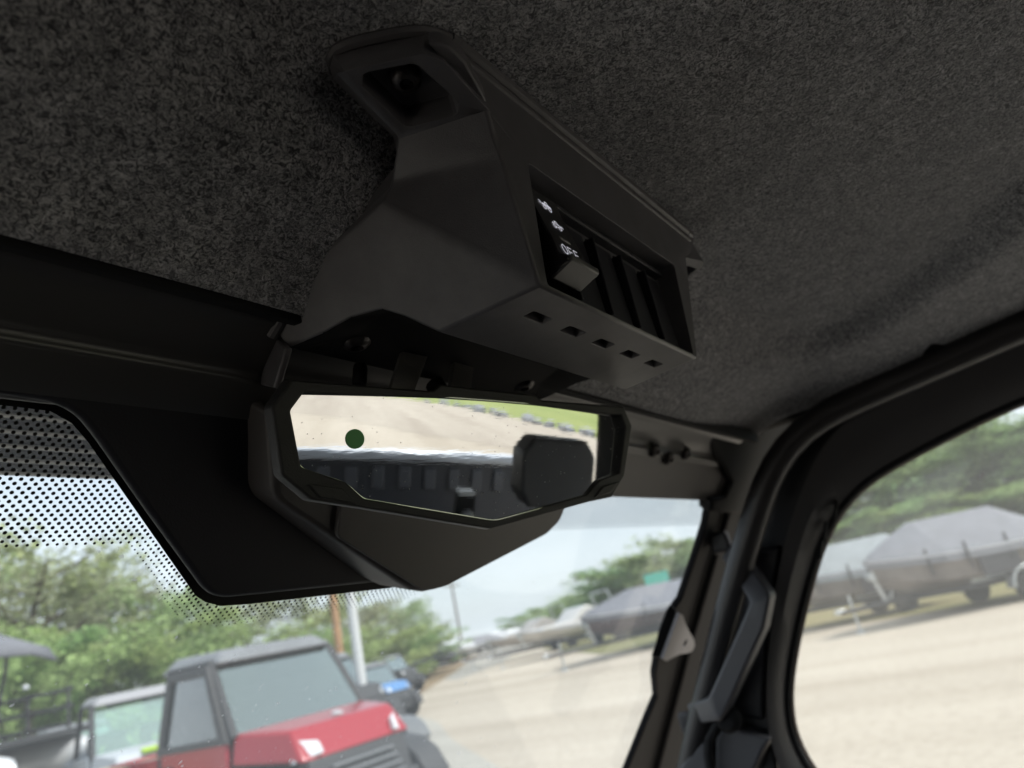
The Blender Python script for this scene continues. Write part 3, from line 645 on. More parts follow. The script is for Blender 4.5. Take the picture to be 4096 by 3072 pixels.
for (a, b, r) in (((2915, 2040), (2620, 3110), .005),):
    MB().tube(smooth_path([onw(a[0], a[1], .405), onw((a[0]+b[0])/2-6, (a[1]+b[1])/2, .405), onw(b[0], b[1], .405)], .03)and[onw(a[0], a[1], .405)-pq, onw((a[0]+b[0])/2-8, (a[1]+b[1])/2, .405)-pq, onw(b[0], b[1], .405)-pq], r, 8).build('rib', M_SEAL, pil, smooth=True)
tb = thing('roll_bar', 'black roll bar tube curving from the roof rail down the pillar', 'roll bar', atx(2985, 2080, .93)); tq = tb.location.copy()
path = smooth_path([Vector((.925, -1.1, .215)), Vector((.925, -.2, .205)), atx(3420, 1600, .93), atx(3210, 1700, .925), atx(3120, 1790, .92), atx(3060, 1930, .92), atx(3015, 2080, .925), atx(2960, 2260, .93), atx(2880, 2560, .945), atx(2810, 2850, .96), atx(2730, 3200, .975)], .02, 4)
MB().tube([p-tq for p in path], .017, 14).build('tube', mat('roll_bar_paint', (.026, .024, .025), .38), tb, smooth=True)
# inner pillar moulding between tube and door
ip = thing('pillar_moulding', 'dark moulded trim between the pillar and the door opening', 'trim panel', atx(3000, 2500, .985)); iq = ip.location.copy()
ipp = [atx(x, y, .985) for x, y in [(3330, 1600), (3180, 1720), (3060, 1900), (2960, 2250), (2860, 2600), (2700, 3150), (3120, 3150), (3080, 2900), (3085, 2600), (3120, 2330), (3190, 2050), (3290, 1850), (3420, 1680)]]
MB().prism([p-iq for p in ipp], (.02, 0, 0)).build('panel', M_TRIM, ip, bevel=.004)
st = [atx(x, y, .972) for x, y in [(3010, 2200), (3120, 2190), (3085, 2400), (3060, 2700), (3050, 2880), (2920, 2850), (2960, 2600)]]
MB().prism([p-iq for p in st], (.012, 0, 0), 1.04).build('raised_panel', M_TRIM, ip, bevel=.005, seg=3)
dr = thing('door', 'passenger door with black window frame and rubber seal', 'door', (.99, .1, -.3)); dq = dr.location.copy()
DX = 1.0
op = [atx(x, y, DX) for x, y in [(4096, 1580), (3760, 1750), (3580, 1845), (3440, 1935), (3345, 2040), (3275, 2170), (3225, 2330), (3180, 2510), (3148, 2680), (3138, 2800), (3152, 2930), (3215, 3080)]]
DXi = .965
fo = [atx(x, y, DXi) for x, y in [(4096, 1375), (3650, 1545), (3480, 1625), (3360, 1700), (3270, 1815), (3195, 1985), (3140, 2160), (3105, 2330), (3075, 2580), (3062, 2780), (3070, 2920), (3120, 3090)]]
op2 = [Vector((DX, -.47, op[0].z+.03))]+op+[Vector((DX, .27, -.38)), Vector((DX, .10, -.46)), Vector((DX, -.47, -.46))]
fo2 = [Vector((DXi, -.54, fo[0].z+.04))]+fo+[Vector((DXi, .34, -.40)), Vector((DXi, .16, -.55)), Vector((DXi, -.54, -.55))]
opc = rounded(op2, 0); 
def seq(P, it=2):                                     # denser outline, corners eased
    Q = []
    for i in range(len(P)):
        a, b = P[i], P[(i+1) % len(P)]
        for k in range(4): Q.append(a.lerp(b, k/4))
    for _ in range(it): Q = [(Q[i-1]+Q[i]*2+Q[(i+1) % len(Q)])/4 for i in range(len(Q))]
    return Q
O_, F_ = seq(op2, 3), seq(fo2, 3); n = len(O_)
mid = [f.lerp(o_, .55)+Vector((-.012, 0, 0)) for f, o_ in zip(F_, O_)]
dm_ = MB(); dm_.V = [p-dq for p in F_+mid+O_]+[p-dq+Vector((.045, 0, 0)) for p in F_]+[p-dq+Vector((.03, 0, 0)) for p in O_]
dm_.F = []
for i in range(n):
    j = (i+1) % n
    dm_.F += [(i, j, n+j, n+i), (n+i, n+j, 2*n+j, 2*n+i), (2*n+i, 2*n+j, 4*n+j, 4*n+i), (4*n+i, 4*n+j, 3*n+j, 3*n+i), (3*n+i, 3*n+j, j, i)]
dm_.build('window_frame', M_TRIM2, dr, smooth=True)
MB().tube([p-dq+Vector((.004, 0, 0)) for p in O_], .006, 8, close=True).build('window_seal', M_SEAL, dr, smooth=True)
MB().tube([p-dq+Vector((.018, 0, 0)) for p in inset(O_, .004, (1, 0, 0))], .0028, 6, close=True).build('bright_edge', mat('pale_weather_strip', (.33, .27, .24), .5), dr, smooth=True)
bm, _ = plate([p-dq+Vector((.02, 0, 0)) for p in O_], [], (1, 0, 0)); me = bpy.data.meshes.new('window_glass'); bm.to_mesh(me); bm.free(); g_ = obj('window_glass', me, M_DGLASS, dr); s_ = g_.modifiers.new('s', 'SOLIDIFY'); s_.thickness = .004
MB().prism([Vector((.97, a, b))-dq for a, b in [(-.54, -.555), (.17, -.555), (.36, -.42), (.42, -.6), (.42, -1.15), (-.54, -1.15)]], (.05, 0, 0)).build('door_panel', M_TRIM, dr, bevel=.012)
# clips along the window seal
for (x, y) in [(3342, 2035), (3300, 2120), (3282, 2200)]: MB().box(atx(x, y, .99)-dq, (.006, .004, .022), Matrix.Rotation(math.radians(25), 3, 'X')).build('seal_clip', M_DARK, dr, bevel=.001)
# black corner cap where header, roof and pillar meet
cc_ = [on(x, y, (0, 1, .8), .392) for x, y in [(2820, 1690), (3020, 1660), (3290, 1560), (3230, 1760), (3020, 2060), (2846, 2050), (2850, 2000), (2905, 1985), (2930, 1930), (2860, 1800)]]
capo = MB().prism(cc_, PN*.02).build('header_corner', M_DARK, bevel=.004, seg=3); tag(capo, 'black corner cap where the header meets the passenger pillar', 'trim panel')
# roof side rail under the headliner edge
sr = MB(); sec = [(.932, .246), (.938, .197), (.950, .182), (.975, .178), (1.02, .2), (1.02, .262)]
ys = [-1.15, -.6, -.1, .1, .2, .26]
for k, y in enumerate(ys):
    dz = 0.022*sstep(.12, -.12, y); sr.V += [Vector((a, y, b+(dz if b < .24 else 0))) for a, b in sec]
for k in range(len(ys)-1):
    for j in range(6): sr.F.append((k*6+j, k*6+(j+1) % 6, k*6+6+(j+1) % 6, k*6+6+j))
sr.F += [tuple(range(6)), tuple(range(35, 29, -1))]
rail = sr.build('side_rail', M_DARK, bevel=.003); tag(rail, 'black roof side rail above the passenger door', None, kind='structure')
MB().prism([Vector((2*X0-a, -1.15, b)) for a, b in sec], (0, 1.41, 0)).build('side_rail', M_DARK); bpy.data.objects['side_rail.001']['label'] = 'black roof side rail above the driver door'; bpy.data.objects['side_rail.001']['kind'] = 'structure'
# dark clip pad at the headliner edge
cp = [on(x, y, (.25, 0, 1), .25*.9+.2) for x, y in [(3522, 1478), (3545, 1440), (3675, 1372), (3720, 1370), (3790, 1392), (3870, 1400), (3800, 1480), (3580, 1600), (3548, 1560)]]
pad = MB().prism(rounded(cp, .008, 3), (0, 0, .02)).build('roof_pad', M_DARK, bevel=.004, seg=3); tag(pad, 'black pad at the headliner edge above the passenger window', 'pad')
# grab handle
gh = thing('grab_handle', 'grey angular grab handle on the passenger pillar', 'handle', atx(3000, 2500, .91)); gq = gh.location.copy()
def barpath(P, wv, tv):
    mb_ = MB(); k = 0; n = len(P); V = []
    for i, p in enumerate(P):
        a, b = P[max(0, i-1)], P[min(n-1, i+1)]; d = (b-a).normalized(); s = d.cross(Vector((1, 0, 0))).normalized()
        sc_ = 1/max(.5, abs((P[i]-a).normalized().dot(d))) if 0 < i < n-1 else 1
        V += [p+s*wv*sc_, p+s*wv*sc_+Vector((tv, 0, 0)), p-s*wv*sc_+Vector((tv, 0, 0)), p-s*wv*sc_]
    F = [(0, 1, 2, 3), (4*n-1, 4*n-2, 4*n-3, 4*n-4)]
    for i in range(n-1):
        for j in range(4): F.append((4*i+j, 4*i+(j+1) % 4, 4*i+4+(j+1) % 4, 4*i+4+j))
    return mb_.add(V, F)
HP = [atx(2905, 2200, .955), atx(2945, 2250, .94), atx(3040, 2395, .905), atx(3015, 2490, .905), atx(2880, 2790, .915), atx(2855, 2840, .92), atx(2760, 2860, .955)]
barpath([p-gq for p in HP], .0130, .030).build('grip', mat('grey_handle_plastic', (.07, .07, .08), .42), gh, bevel=.004, seg=3, angle=15)
for (x, y) in ((2880, 2170), (2760, 2890)): MB().box(atx(x, y, .985)-gq, (.012, .03, .03)).build('foot', M_TRIM, gh, bevel=.006, seg=3)
# triangular bracket with a hole
BR = [(2713, 2450), (2726, 2458), (2738, 2494), (2755, 2528), (2770, 2552), (2775, 2580), (2764, 2602), (2745, 2610), (2715, 2614), (2690, 2626), (2660, 2642), (2646, 2634)]
BP = [onw(x, y, .398) for x, y in BR]; hc = onw(2736, 2570, .398); b1 = PN.orthogonal().normalized(); b2 = PN.cross(b1)
hole = [hc+(b1*math.cos(2*PI*k/12)+b2*math.sin(2*PI*k/12))*.006 for k in range(12)]
bkt = thing('corner_bracket', 'small grey triangular bracket with a round hole on the pillar', 'bracket', hc)
bm, lp = plate([p-hc for p in BP], [[p-hc for p in hole]], PN); bmesh.ops.recalc_face_normals(bm, faces=bm.faces); me = bpy.data.meshes.new('bracket_plate'); bm.to_mesh(me); bm.free()
o = obj('bracket_plate', me, M_ALU, bkt); s_ = o.modifiers.new('s', 'SOLIDIFY'); s_.thickness = .004; s_.offset = 0
MB().prism([p-hc+PN*.004 for p in BP], PN*.008, 1.12).build('backing', M_DARK, bkt)
# dash end and black cable
ds_ = thing('dashboard', 'dark moulded dashboard corner below the passenger pillar', 'dashboard', (.45, .62, -.45)); q = ds_.location.copy()
MB().prism([Vector((-.26, a, b))-q for a, b in [(.33, -.42), (.40, -.335), (.56, -.30), (.80, -.42), (.85, -1.2), (.5, -1.2), (.42, -.75)]], (1.20, 0, 0)).build('dash_body', M_TRIM, ds_, bevel=.015, seg=3)
for P, xx, th in (([(2862, 2955), (2900, 2905), (3080, 2955), (3052, 3000), (3010, 3100), (2860, 3100)], .955, .03), ([(2700, 3100), (2745, 3030), (2815, 2965), (2822, 3010), (2835, 3100)], .95, .03)):
    MB().prism([atx(x, y, xx)-q for x, y in P], (th, .0, 0), 1.05).build('end_moulding', mat('dash_end_grey', (.075, .075, .085), .5), ds_, bevel=.004, seg=3)
MB().tube([atx(x, y, .94)-q for x, y in [(2900, 2850), (2870, 2900), (2838, 2960), (2835, 3020), (2850, 3120)]], .006, 10).build('cable_run', M_DARK, ds_, smooth=True)
kb = MB().lathe([(.012, 0), (.016, .004), (.016, .014), (.010, .020)], atx(2925, 2870, .95)-q, (-1, 0, 0), 14); kb.build('knob', M_DARK, ds_, smooth=True)

# ================================================================== REAR OF THE CAB (seen in the mirror)
def seat(x, label):
    s = thing('seat', label, 'seat', (x, -.345, -.972), 0, 'seats of the cab'); 
    hr = [(-.103, .0), (-.103, .08), (-.075, .112), (.075, .112), (.103, .08), (.103, .0), (.08, -.03), (-.08, -.03)]
    MB().prism([Vector((a, -.02, .905+b)) for a, b in hr], (0, -.07, 0)).build('headrest', M_SEAT, s, bevel=.007, seg=3)
    MB().prism([Vector((a, .02, b)) for a, b in [(-.22, .05), (-.24, .5), (-.20, .76), (.20, .76), (.24, .5), (.22, .05)]], (0, -.11, 0)).build('backrest', M_SEAT, s, bevel=.03, seg=4)
    MB().box((0, .2, .0), (.48, .46, .14)).build('cushion', M_SEAT, s, bevel=.03, seg=4)
    MB().tube([(-.05, -.06, .74), (-.05, -.06, .92)], .007, 8).build('post', M_ALU, s); MB().tube([(.05, -.06, .74), (.05, -.06, .92)], .007, 8).build('post', M_ALU, s)
seat(.718, 'black passenger seat with headrest, shown in the mirror'); seat(-.085, 'black driver seat behind the camera')
bgd = thing('belt_guide', 'small belt guide with bright top, low in the mirror', 'belt guide', (.49, -.37, -.15))
MB().prism([(-.024, 0, -.02), (-.020, 0, .075), (.020, 0, .075), (.024, 0, -.02)], (0, -.03, 0)).build('housing', M_DARK, bgd, bevel=.004)
MB().box((0, -.012, .078), (.036, .03, .008)).build('cap', mat('pale_cap', (.5, .5, .52), .3), bgd, bevel=.002)
MB().lathe([(.001, 0), (.012, .004), (.015, .012), (.010, .02), (.001, .022)], (0, .0, .035), (0, 1, 0), 16).build('button', mat('grey_button', (.2, .2, .22), .3), bgd, smooth=True)
MB().box((0, -.2, -.5), (.06, .4, .8)).build('tunnel', M_DARK, bgd, bevel=.01)
for sx, lb in ((1, 'black rear roof post at the passenger side, shown at the mirror edge'), (-1, 'black rear roof post at the driver side')):
    bp_ = thing('rear_post', lb, 'post', (X0+sx*.665, -.50, -1.1)); MB().box((0, 0, .64), (.055, .12, 1.30)).build('column', M_DARK, bp_, bevel=.012)
dd = thing('unseen_driver_door', 'unseen driver door, added dark with a small window to cut light from the left', 'door', (2*X0-1.0, -.1, -.5))  # unseen door, added to keep light out on the driver's side
MB().ring([(0, a, b) for a, b in [(-1.0, -.65), (.75, -.65), (.55, .25), (.15, .72), (-1.0, .72)]], [(0, a, b) for a, b in [(-.45, .15), (.30, .15), (.25, .30), (.02, .50), (-.45, .50)]], (-.05, 0, 0)).build('door_skin', M_TRIM, dd, bevel=.01)
MB().prism([(-.02, a, b) for a, b in [(-.45, .15), (.30, .15), (.25, .30), (.02, .50), (-.45, .50)]], (-.004, 0, 0)).build('unseen_door_window', glass('light_cutting_glass', (.10, .10, .11), 1.), dd)  # glass kept nearly black so little light comes through
rw = thing('rear_wall', 'dark rear cab wall with a wide window opening', 'wall', (X0, -1.1, -.4))
MB().box((0, 0, -.42), (1.32, .04, .66)).build('panel', M_TRIM, rw, bevel=.01); MB().box((0, 0, .585), (1.32, .04, .07)).build('top_rail', M_TRIM, rw, bevel=.01)
hd_ = thing('front_hood', 'dark front hood of the own vehicle below the windshield', 'hood', (X0, 1.2, -.6))
MB().prism([(-.66, a, b) for a, b in [(-.36, .16), (.1, .12), (.45, .02), (.55, -.25), (.5, -.6), (-.36, -.6)]], (1.32, 0, 0)).build('hood_skin', mat('dark_hood_paint', (.03, .03, .033), .4), hd_, bevel=.04, seg=3)
fl = MB().box((X0, -.2, -1.16), (1.36, 2.0, .06)).build('cab_floor', mat('bounce_floor_mat', (.30, .29, .27), .9), bevel=.01); tag(fl, 'grey cab floor, lightened to bounce light onto the headliner', None, kind='structure')  # floor colour raised to throw light up at the headliner
bed = thing('cargo_bed', 'black cargo bed with pale top rail, shown in the mirror', 'cargo bed', (.40, -1.6, -.9)); M_BED = mat('bed_plastic', (.030, .032, .040), .5)
MB().prism([(-.95, 0, -.2), (-.95, 0, .68), (1.1, 0, .68), (1.1, 0, -.2)], (0, -.05, 0)).build('tailgate', M_BED, bed, bevel=.008)
MB().box((.075, -.02, .70), (2.1, .09, .045)).build('top_rail', mat('pale_bed_rail', (.42, .45, .50), .35, metal=.3), bed, bevel=.012, seg=3)
for k in range(16): MB().box((-.86+.125*k, .008, .60), (.055, .016, .10)).build('rib', mat('bed_rib', (.055, .058, .068), .5), bed, bevel=.006)
MB().box((.075, .30, -.2), (2.0, .6, .05)).build('bed_floor', M_BED, bed, bevel=.006)

ORD = ['first', 'second', 'third', 'fourth', 'fifth', 'sixth', 'seventh', 'eighth', 'ninth', 'tenth', 'eleventh', 'twelfth', 'thirteenth', 'fourteenth', 'fifteenth', 'sixteenth']

# ================================================================== OUTSIDE: ground
def gravel_mat(name, c1, c2, c3, s1=.35, s2=9., s3=60., bump=.5):
    M = bpy.data.materials.new(name); M.use_nodes = True; t = M.node_tree; b = t.nodes['Principled BSDF']; b.inputs['Roughness'].default_value = .95; b.inputs['Specular IOR Level'].default_value = .1
    tcn = t.nodes.new('ShaderNodeTexCoord')
    def no(s, d):
        n = t.nodes.new('ShaderNodeTexNoise'); n.inputs['Scale'].default_value = s; n.inputs['Detail'].default_value = d; n.inputs['Roughness'].default_value = .65; t.links.new(tcn.outputs['Object'], n.inputs['Vector']); return n
    n1, n2, n3 = no(s1, 5), no(s2, 4), no(s3, 2)
    mpn = t.nodes.new('ShaderNodeMapping'); mpn.inputs['Scale'].default_value = (1.2, .10, 1); mpn.inputs['Rotation'].default_value = (0, 0, .9); t.links.new(tcn.outputs['Object'], mpn.inputs[0]); t.links.new(mpn.outputs[0], n1.inputs['Vector'])
    r = t.nodes.new('ShaderNodeValToRGB'); e = r.color_ramp.elements; e[0].position = .35; e[1].position = .65; e[0].color = (*c1, 1); e[1].color = (*c2, 1); t.links.new(n1.outputs[0], r.inputs[0])
    r2 = t.nodes.new('ShaderNodeValToRGB'); e = r2.color_ramp.elements; e[0].position = .40; e[1].position = .52; e[0].color = (*c3, 1); e[1].color = (1, 1, 1, 1); t.links.new(n2.outputs[0], r2.inputs[0])
    r3 = t.nodes.new('ShaderNodeValToRGB'); e = r3.color_ramp.elements; e[0].position = .35; e[1].position = .6; e[0].color = (.72, .72, .72, 1); e[1].color = (1.1, 1.1, 1.1, 1); t.links.new(n3.outputs[0], r3.inputs[0])
    m1 = t.nodes.new('ShaderNodeMix'); m1.data_type = 'RGBA'; m1.blend_type = 'MULTIPLY'; m1.inputs[0].default_value = .6; t.links.new(r.outputs[0], m1.inputs[6]); t.links.new(r2.outputs[0], m1.inputs[7])
    m2 = t.nodes.new('ShaderNodeMix'); m2.data_type = 'RGBA'; m2.blend_type = 'MULTIPLY'; m2.inputs[0].default_value = .7; t.links.new(m1.outputs[2], m2.inputs[6]); t.links.new(r3.outputs[0], m2.inputs[7])
    t.links.new(m2.outputs[2], b.inputs['Base Color'])
    bp = t.nodes.new('ShaderNodeBump'); bp.inputs['Strength'].default_value = bump; bp.inputs['Distance'].default_value = .02; t.links.new(n3.outputs[0], bp.inputs['Height']); t.links.new(bp.outputs[0], b.inputs['Normal']); return M
M_GRAV = gravel_mat('pale_gravel', (.44, .38, .305), (.57, .505, .42), (.80, .79, .78))
M_GREYG = gravel_mat('coarse_grey_gravel', (.42, .395, .35), (.54, .515, .46), (.45, .45, .45), s2=22, s3=34)
M_DIRT = gravel_mat('brown_dirt', (.27, .20, .13), (.38, .29, .19), (.7, .7, .65))
M_ROAD = gravel_mat('worn_road', (.36, .34, .31), (.43, .41, .37), (.85, .85, .85))
M_GRASS = gravel_mat('grass_sheet', (.24, .29, .10), (.33, .36, .14), (.7, .75, .6), s1=.6)
def struct(name, poly, ma, z=0., label=''):
    V = [(p.x, p.y, GZ+z) for p in poly]; me = mesh(name, V, [tuple(range(len(V)))]); o = obj(name, me, ma); o['kind'] = 'structure'; o['label'] = label; return o
struct('ground', [Vector((420*math.cos(a*PI/24), 420*math.sin(a*PI/24), 0)) for a in range(48)], M_GRAV, 0, 'pale beige gravel lot reaching to the trees')
# parking strip of coarse gravel under the row of vehicles, dirt verges, road
struct('parking_strip', [Vector(p) for p in ((4.6, 2.6, 0), (8.06, 6.63, 0), (10.7, 9.8, 0), (13.2, 12.4, 0), (16.2, 16.3, 0), (24.7, 25.9, 0), (20, 45, 0), (-14, 45, 0), (-14, 1.5, 0))], M_GREYG, .004, 'speckled grey gravel strip under the parked vehicles')
def gp(x, y): r = ray(x, y); return r*(GZ/r.z)
struct('road', [gp(*p) for p in ((2130, 2545), (2010, 2560), (1760, 2660), (1650, 2720), (1830, 2720), (1990, 2660), (2080, 2600), (2200, 2555))], M_ROAD, .004, 'greyer track curving away between the parked boats')
struct('dirt_verge', [gnd(1500, 36), gnd(1640, 30), gnd(1800, 45), gnd(1900, 80), gnd(1800, 95), gnd(1600, 70)], M_DIRT, .006, 'brown dirt verge left of the track')
struct('grass_verge', [gp(*p) for p in ((2120, 2590), (2400, 2618), (2700, 2590), (2900, 2560), (3300, 2475))]+[gnd(3300, 34), gnd(2700, 60), gnd(2200, 70)], gravel_mat('brown_grass', (.25, .21, .12), (.20, .22, .09), (.75, .75, .7), s1=.9), .008, 'brown and green verge under the stored boats')
struct('trailer_verge', [gp(*p) for p in ((3200, 2520), (3500, 2485), (3800, 2440), (4200, 2395), (4700, 2340))]+[gnd(5200, 40), gnd(3600, 42), gnd(3150, 34)], gravel_mat('dry_grass', (.30, .235, .14), (.22, .22, .09), (.75, .75, .7), s1=.9), .012, 'dry grassy verge under the boat trailers')
# roadside bank right, grass bank behind (mirror)
def strip(name, rows, ma, label):
    n = len(rows[0]); V = [p for r in rows for p in r]; F = [(i*n+j, i*n+j+1, (i+1)*n+j+1, (i+1)*n+j) for i in range(len(rows)-1) for j in range(n-1)]
    o = obj(name, mesh(name, V, F), ma, smooth=True); o['kind'] = 'structure'; o['label'] = label; return o
pxs = [3100, 3500, 3900, 4300, 4700, 5200]
def gz(x, D, z): p = gnd(x, D); p.z = z; return p
strip('road_bank', [[gz(x, 40, GZ-.05) for x in pxs], [gz(x, 45, -.62) for x in pxs], [gz(x, 46.5, -.5) for x in pxs]], M_GRASS, 'green roadside bank behind the covered boats')
strip('far_road', [[gz(x, 46.5, -.47) for x in pxs], [gz(x, 55, -.25) for x in pxs]], mat('pale_asphalt', (.42, .41, .39), .9, var=.1, vscale=.5), 'pale paved road behind the covered boats')
strip('tree_bank', [[gz(x, 55, -.28) for x in pxs], [gz(x, 62, .5) for x in pxs], [gz(x, 95, 3.5) for x in pxs]], M_GRASS, 'green bank rising behind the paved road')
R2 = [(-40, -75), (2, -60), (9, -38), (11.8, -24), (13.4, -17.6), (21, -6)]
R1 = [(-40, -42), (-1, -22.5), (3.4, -15.6), (7, -12), (10, -9), (17, -3)]
strip('rear_dirt', [[Vector((a, b, GZ+.01)) for a, b in R1], [Vector((a, b, GZ+.25)) for a, b in R2]], gravel_mat('tan_dirt', (.40, .345, .285), (.52, .46, .385), (.75, .75, .74)), 'brown dirt slope reflected in the mirror')
strip('rear_grass_bank', [[Vector((a, b, GZ+.22)) for a, b in R2], [Vector((a+10, b-5, GZ+1.8)) for a, b in R2], [Vector((a+70, b-40, GZ+9.)) for a, b in R2]], M_GRASS, 'green grass bank reflected in the mirror')
M_STONE = mat('grey_stone', (.34, .34, .35), .9, var=.3, vscale=3)
for k in range(16):
    t = 1.9+2.3*k/15; i = min(int(t), len(R2)-2); a = Vector((*R2[i], 0)).lerp(Vector((*R2[i+1], 0)), t-i)
    bm = bmesh.new(); bmesh.ops.create_icosphere(bm, subdivisions=1, radius=.5)
    for v in bm.verts: v.co *= rnd.uniform(.7, 1.2); v.co.z *= .6
    me = bpy.data.meshes.new('stone'); bm.to_mesh(me); bm.free()
    o = obj('boulder', me, M_STONE); o.location = (a.x+rnd.uniform(-.5, .5), a.y+rnd.uniform(-.5, .5), GZ+.35); s = rnd.uniform(.7, 1.3); o.scale = (s*1.2, s, s)
    tag(o, 'grey boulder, %s from the left in the stone row shown in the mirror' % ORD[k], 'boulder', 'stone row along the grass bank')

# ------------------------------------------------------------------ trees
def leaf_mat(name, c, tr=.35):
    M = bpy.data.materials.new(name); M.use_nodes = True; t = M.node_tree; b = t.nodes['Principled BSDF']; b.inputs['Roughness'].default_value = .6
    g = t.nodes.new('ShaderNodeNewGeometry'); oi = t.nodes.new('ShaderNodeObjectInfo')
    hs = t.nodes.new('ShaderNodeHueSaturation'); hs.inputs['Color'].default_value = (*c, 1)
    mr = t.nodes.new('ShaderNodeMapRange'); mr.inputs[3].default_value = .55; mr.inputs[4].default_value = 1.5; t.links.new(g.outputs['Random Per Island'], mr.inputs[0]); t.links.new(mr.outputs[0], hs.inputs['Value'])
    m2 = t.nodes.new('ShaderNodeMapRange'); m2.inputs[3].default_value = .475; m2.inputs[4].default_value = .525; t.links.new(oi.outputs['Random'], m2.inputs[0]); t.links.new(m2.outputs[0], hs.inputs['Hue'])
    tl = t.nodes.new('ShaderNodeBsdfTranslucent'); ms = t.nodes.new('ShaderNodeMixShader'); ms.inputs[0].default_value = tr; o = t.nodes['Material Output']
    t.links.new(hs.outputs[0], b.inputs['Base Color']); t.links.new(hs.outputs[0], tl.inputs[0]); t.links.new(b.outputs[0], ms.inputs[1]); t.links.new(tl.outputs[0], ms.inputs[2]); t.links.new(ms.outputs[0], o.inputs[0]); return M
M_BARK = mat('bark', (.11, .085, .065), .9, var=.3, vscale=8)
LEAF = {'spring': leaf_mat('spring_leaf', (.34, .37, .22)), 'bush': leaf_mat('bush_leaf', (.33, .44, .17)), 'full': leaf_mat('full_leaf', (.28, .40, .17)), 'pale': leaf_mat('pale_leaf', (.37, .44, .21))}
def tree_meshes(seed, kind):
    """unit tree: height 1, crown radius about .35"""
    r = random.Random(seed); mb_ = MB(); tips = []
    lo = {'spring': .30, 'bush': .06, 'full': .22, 'pale': .20}[kind]; spread = {'spring': .26, 'bush': .40, 'full': .33, 'pale': .30}[kind]
    trunk = [Vector((0, 0, 0))]
    for k in range(1, 7): trunk.append(trunk[-1]+Vector((r.uniform(-.02, .02), r.uniform(-.02, .02), .13)))
    mb_.tube(trunk, [.022*(1-k/8) for k in range(7)], 7)
    nb = 16
    for k in range(nb):
        t = lo+(.92-lo)*k/nb; i = min(int(t/.13), 5); p = trunk[i].lerp(trunk[i+1], (t-i*.13)/.13) if i < 6 else trunk[-1]
        a = k*2.4+r.uniform(-.4, .4); ln = spread*(.55+.6*math.sin(PI*min(1, .18+(t-lo)/(1.0-lo)*.8)))*r.uniform(.7, 1.15)
        d = Vector((math.cos(a), math.sin(a), r.uniform(.25, .8))).normalized(); q = p+d*ln*.55; e = q+(d+Vector((0, 0, .25))).normalized()*ln*.5
        mb_.tube([p, q, e], [.009, .005, .002], 5); tips += [q.lerp(e, .2), q.lerp(e, .6), e, p.lerp(q, .7)]
    tips.append(trunk[-1]); tips.append(trunk[-1]+Vector((0, 0, .08)))
    V = []; F = []
    npc, sz, cr = {'spring': (42, .011, .085), 'bush': (110, .016, .10), 'full': (105, .016, .095), 'pale': (75, .014, .09)}[kind]
    for c in tips:
        cs = cr*r.uniform(.6, 1.25)
        for _ in range(int(npc*r.uniform(.6, 1.2))):
            d = Vector((r.gauss(0, 1), r.gauss(0, 1), r.gauss(0, .8))); d = d.normalized()*cs*r.random()**.45; p = c+d
            n = Vector((r.gauss(0, 1), r.gauss(0, 1), r.gauss(0, 1)+.6)).normalized(); u = n.orthogonal().normalized(); v = n.cross(u); an = r.uniform(0, 6.28); u, v = u*math.cos(an)+v*math.sin(an), v*math.cos(an)-u*math.sin(an)
            s = sz*r.uniform(.6, 1.4); k = len(V); V += [p-u*s, p-v*s*.55, p+u*s, p+v*s*.55]; F.append((k, k+1, k+2, k+3))
    mt = mesh('trunk', mb_.V, mb_.F); mt.materials.append(M_BARK); ml = bpy.data.meshes.new('crown'); ml.from_pydata([tuple(v) for v in V], [], F); ml.materials.append(LEAF[kind])
    return mt, ml
TM = {k: [tree_meshes(s+i*7, k) for i in range(3)] for s, k in ((1, 'spring'), (2, 'bush'), (3, 'full'), (4, 'pale'))}
def plant_tree(px, top, D, wid, kind, label, group, var=0, zb=GZ):
    p = gnd(px, D); h = far(px, top, D).z-zb; t = thing('tree' if kind != 'bush' else 'bush', label, 'tree' if kind != 'bush' else 'bush', (p.x, p.y, zb), rnd.uniform(0, 6.28), group)
    mt, ml = TM[kind][var % 3]
    for nm_, me in (('trunk', mt), ('crown', ml)):
        o = bpy.data.objects.new(nm_, me); COL.objects.link(o); o.parent = t
    h *= .95; t.scale = (wid/.75, wid/.75, h); return t
sp_ = [(-420, 2280, 27, 6.5), (-200, 2230, 30, 7), (30, 2195, 27, 8), (200, 2130, 31, 8.5), (360, 2210, 33, 7), (520, 2290, 30, 7), (700, 2270, 30, 7.5), (880, 2300, 34, 7.5), (1060, 2280, 36, 8), (1240, 2330, 38, 8), (1440, 2390, 42, 8), (1530, 2370, 46, 8), (1620, 2380, 50, 8), (1710, 2450, 58, 7)]
for i, (px, top, D, wd) in enumerate(sp_): plant_tree(px, top, D, wd, 'spring' if i % 3 else 'pale', 'thin spring tree, %s from the left in the back row behind the vehicles' % ORD[i], 'spring trees behind the vehicles', i)
bs_ = [(-250, 2600, 23, 5), (0, 2570, 22, 4.5), (150, 2610, 21, 4), (330, 2545, 23, 5), (520, 2500, 24, 6), (660, 2560, 25, 5), (800, 2540, 26, 5.5), (960, 2590, 28, 6), (1130, 2580, 31, 6.5), (1290, 2570, 34, 6.5), (1440, 2560, 40, 7), (1560, 2520, 44, 7), (1660, 2540, 50, 6)]
for i, (px, top, D, wd) in enumerate(bs_): plant_tree(px, top, D, wd, 'bush', 'bright green bush, %s from the left in the front row behind the vehicles' % ORD[i], 'bushes behind the vehicles', i)
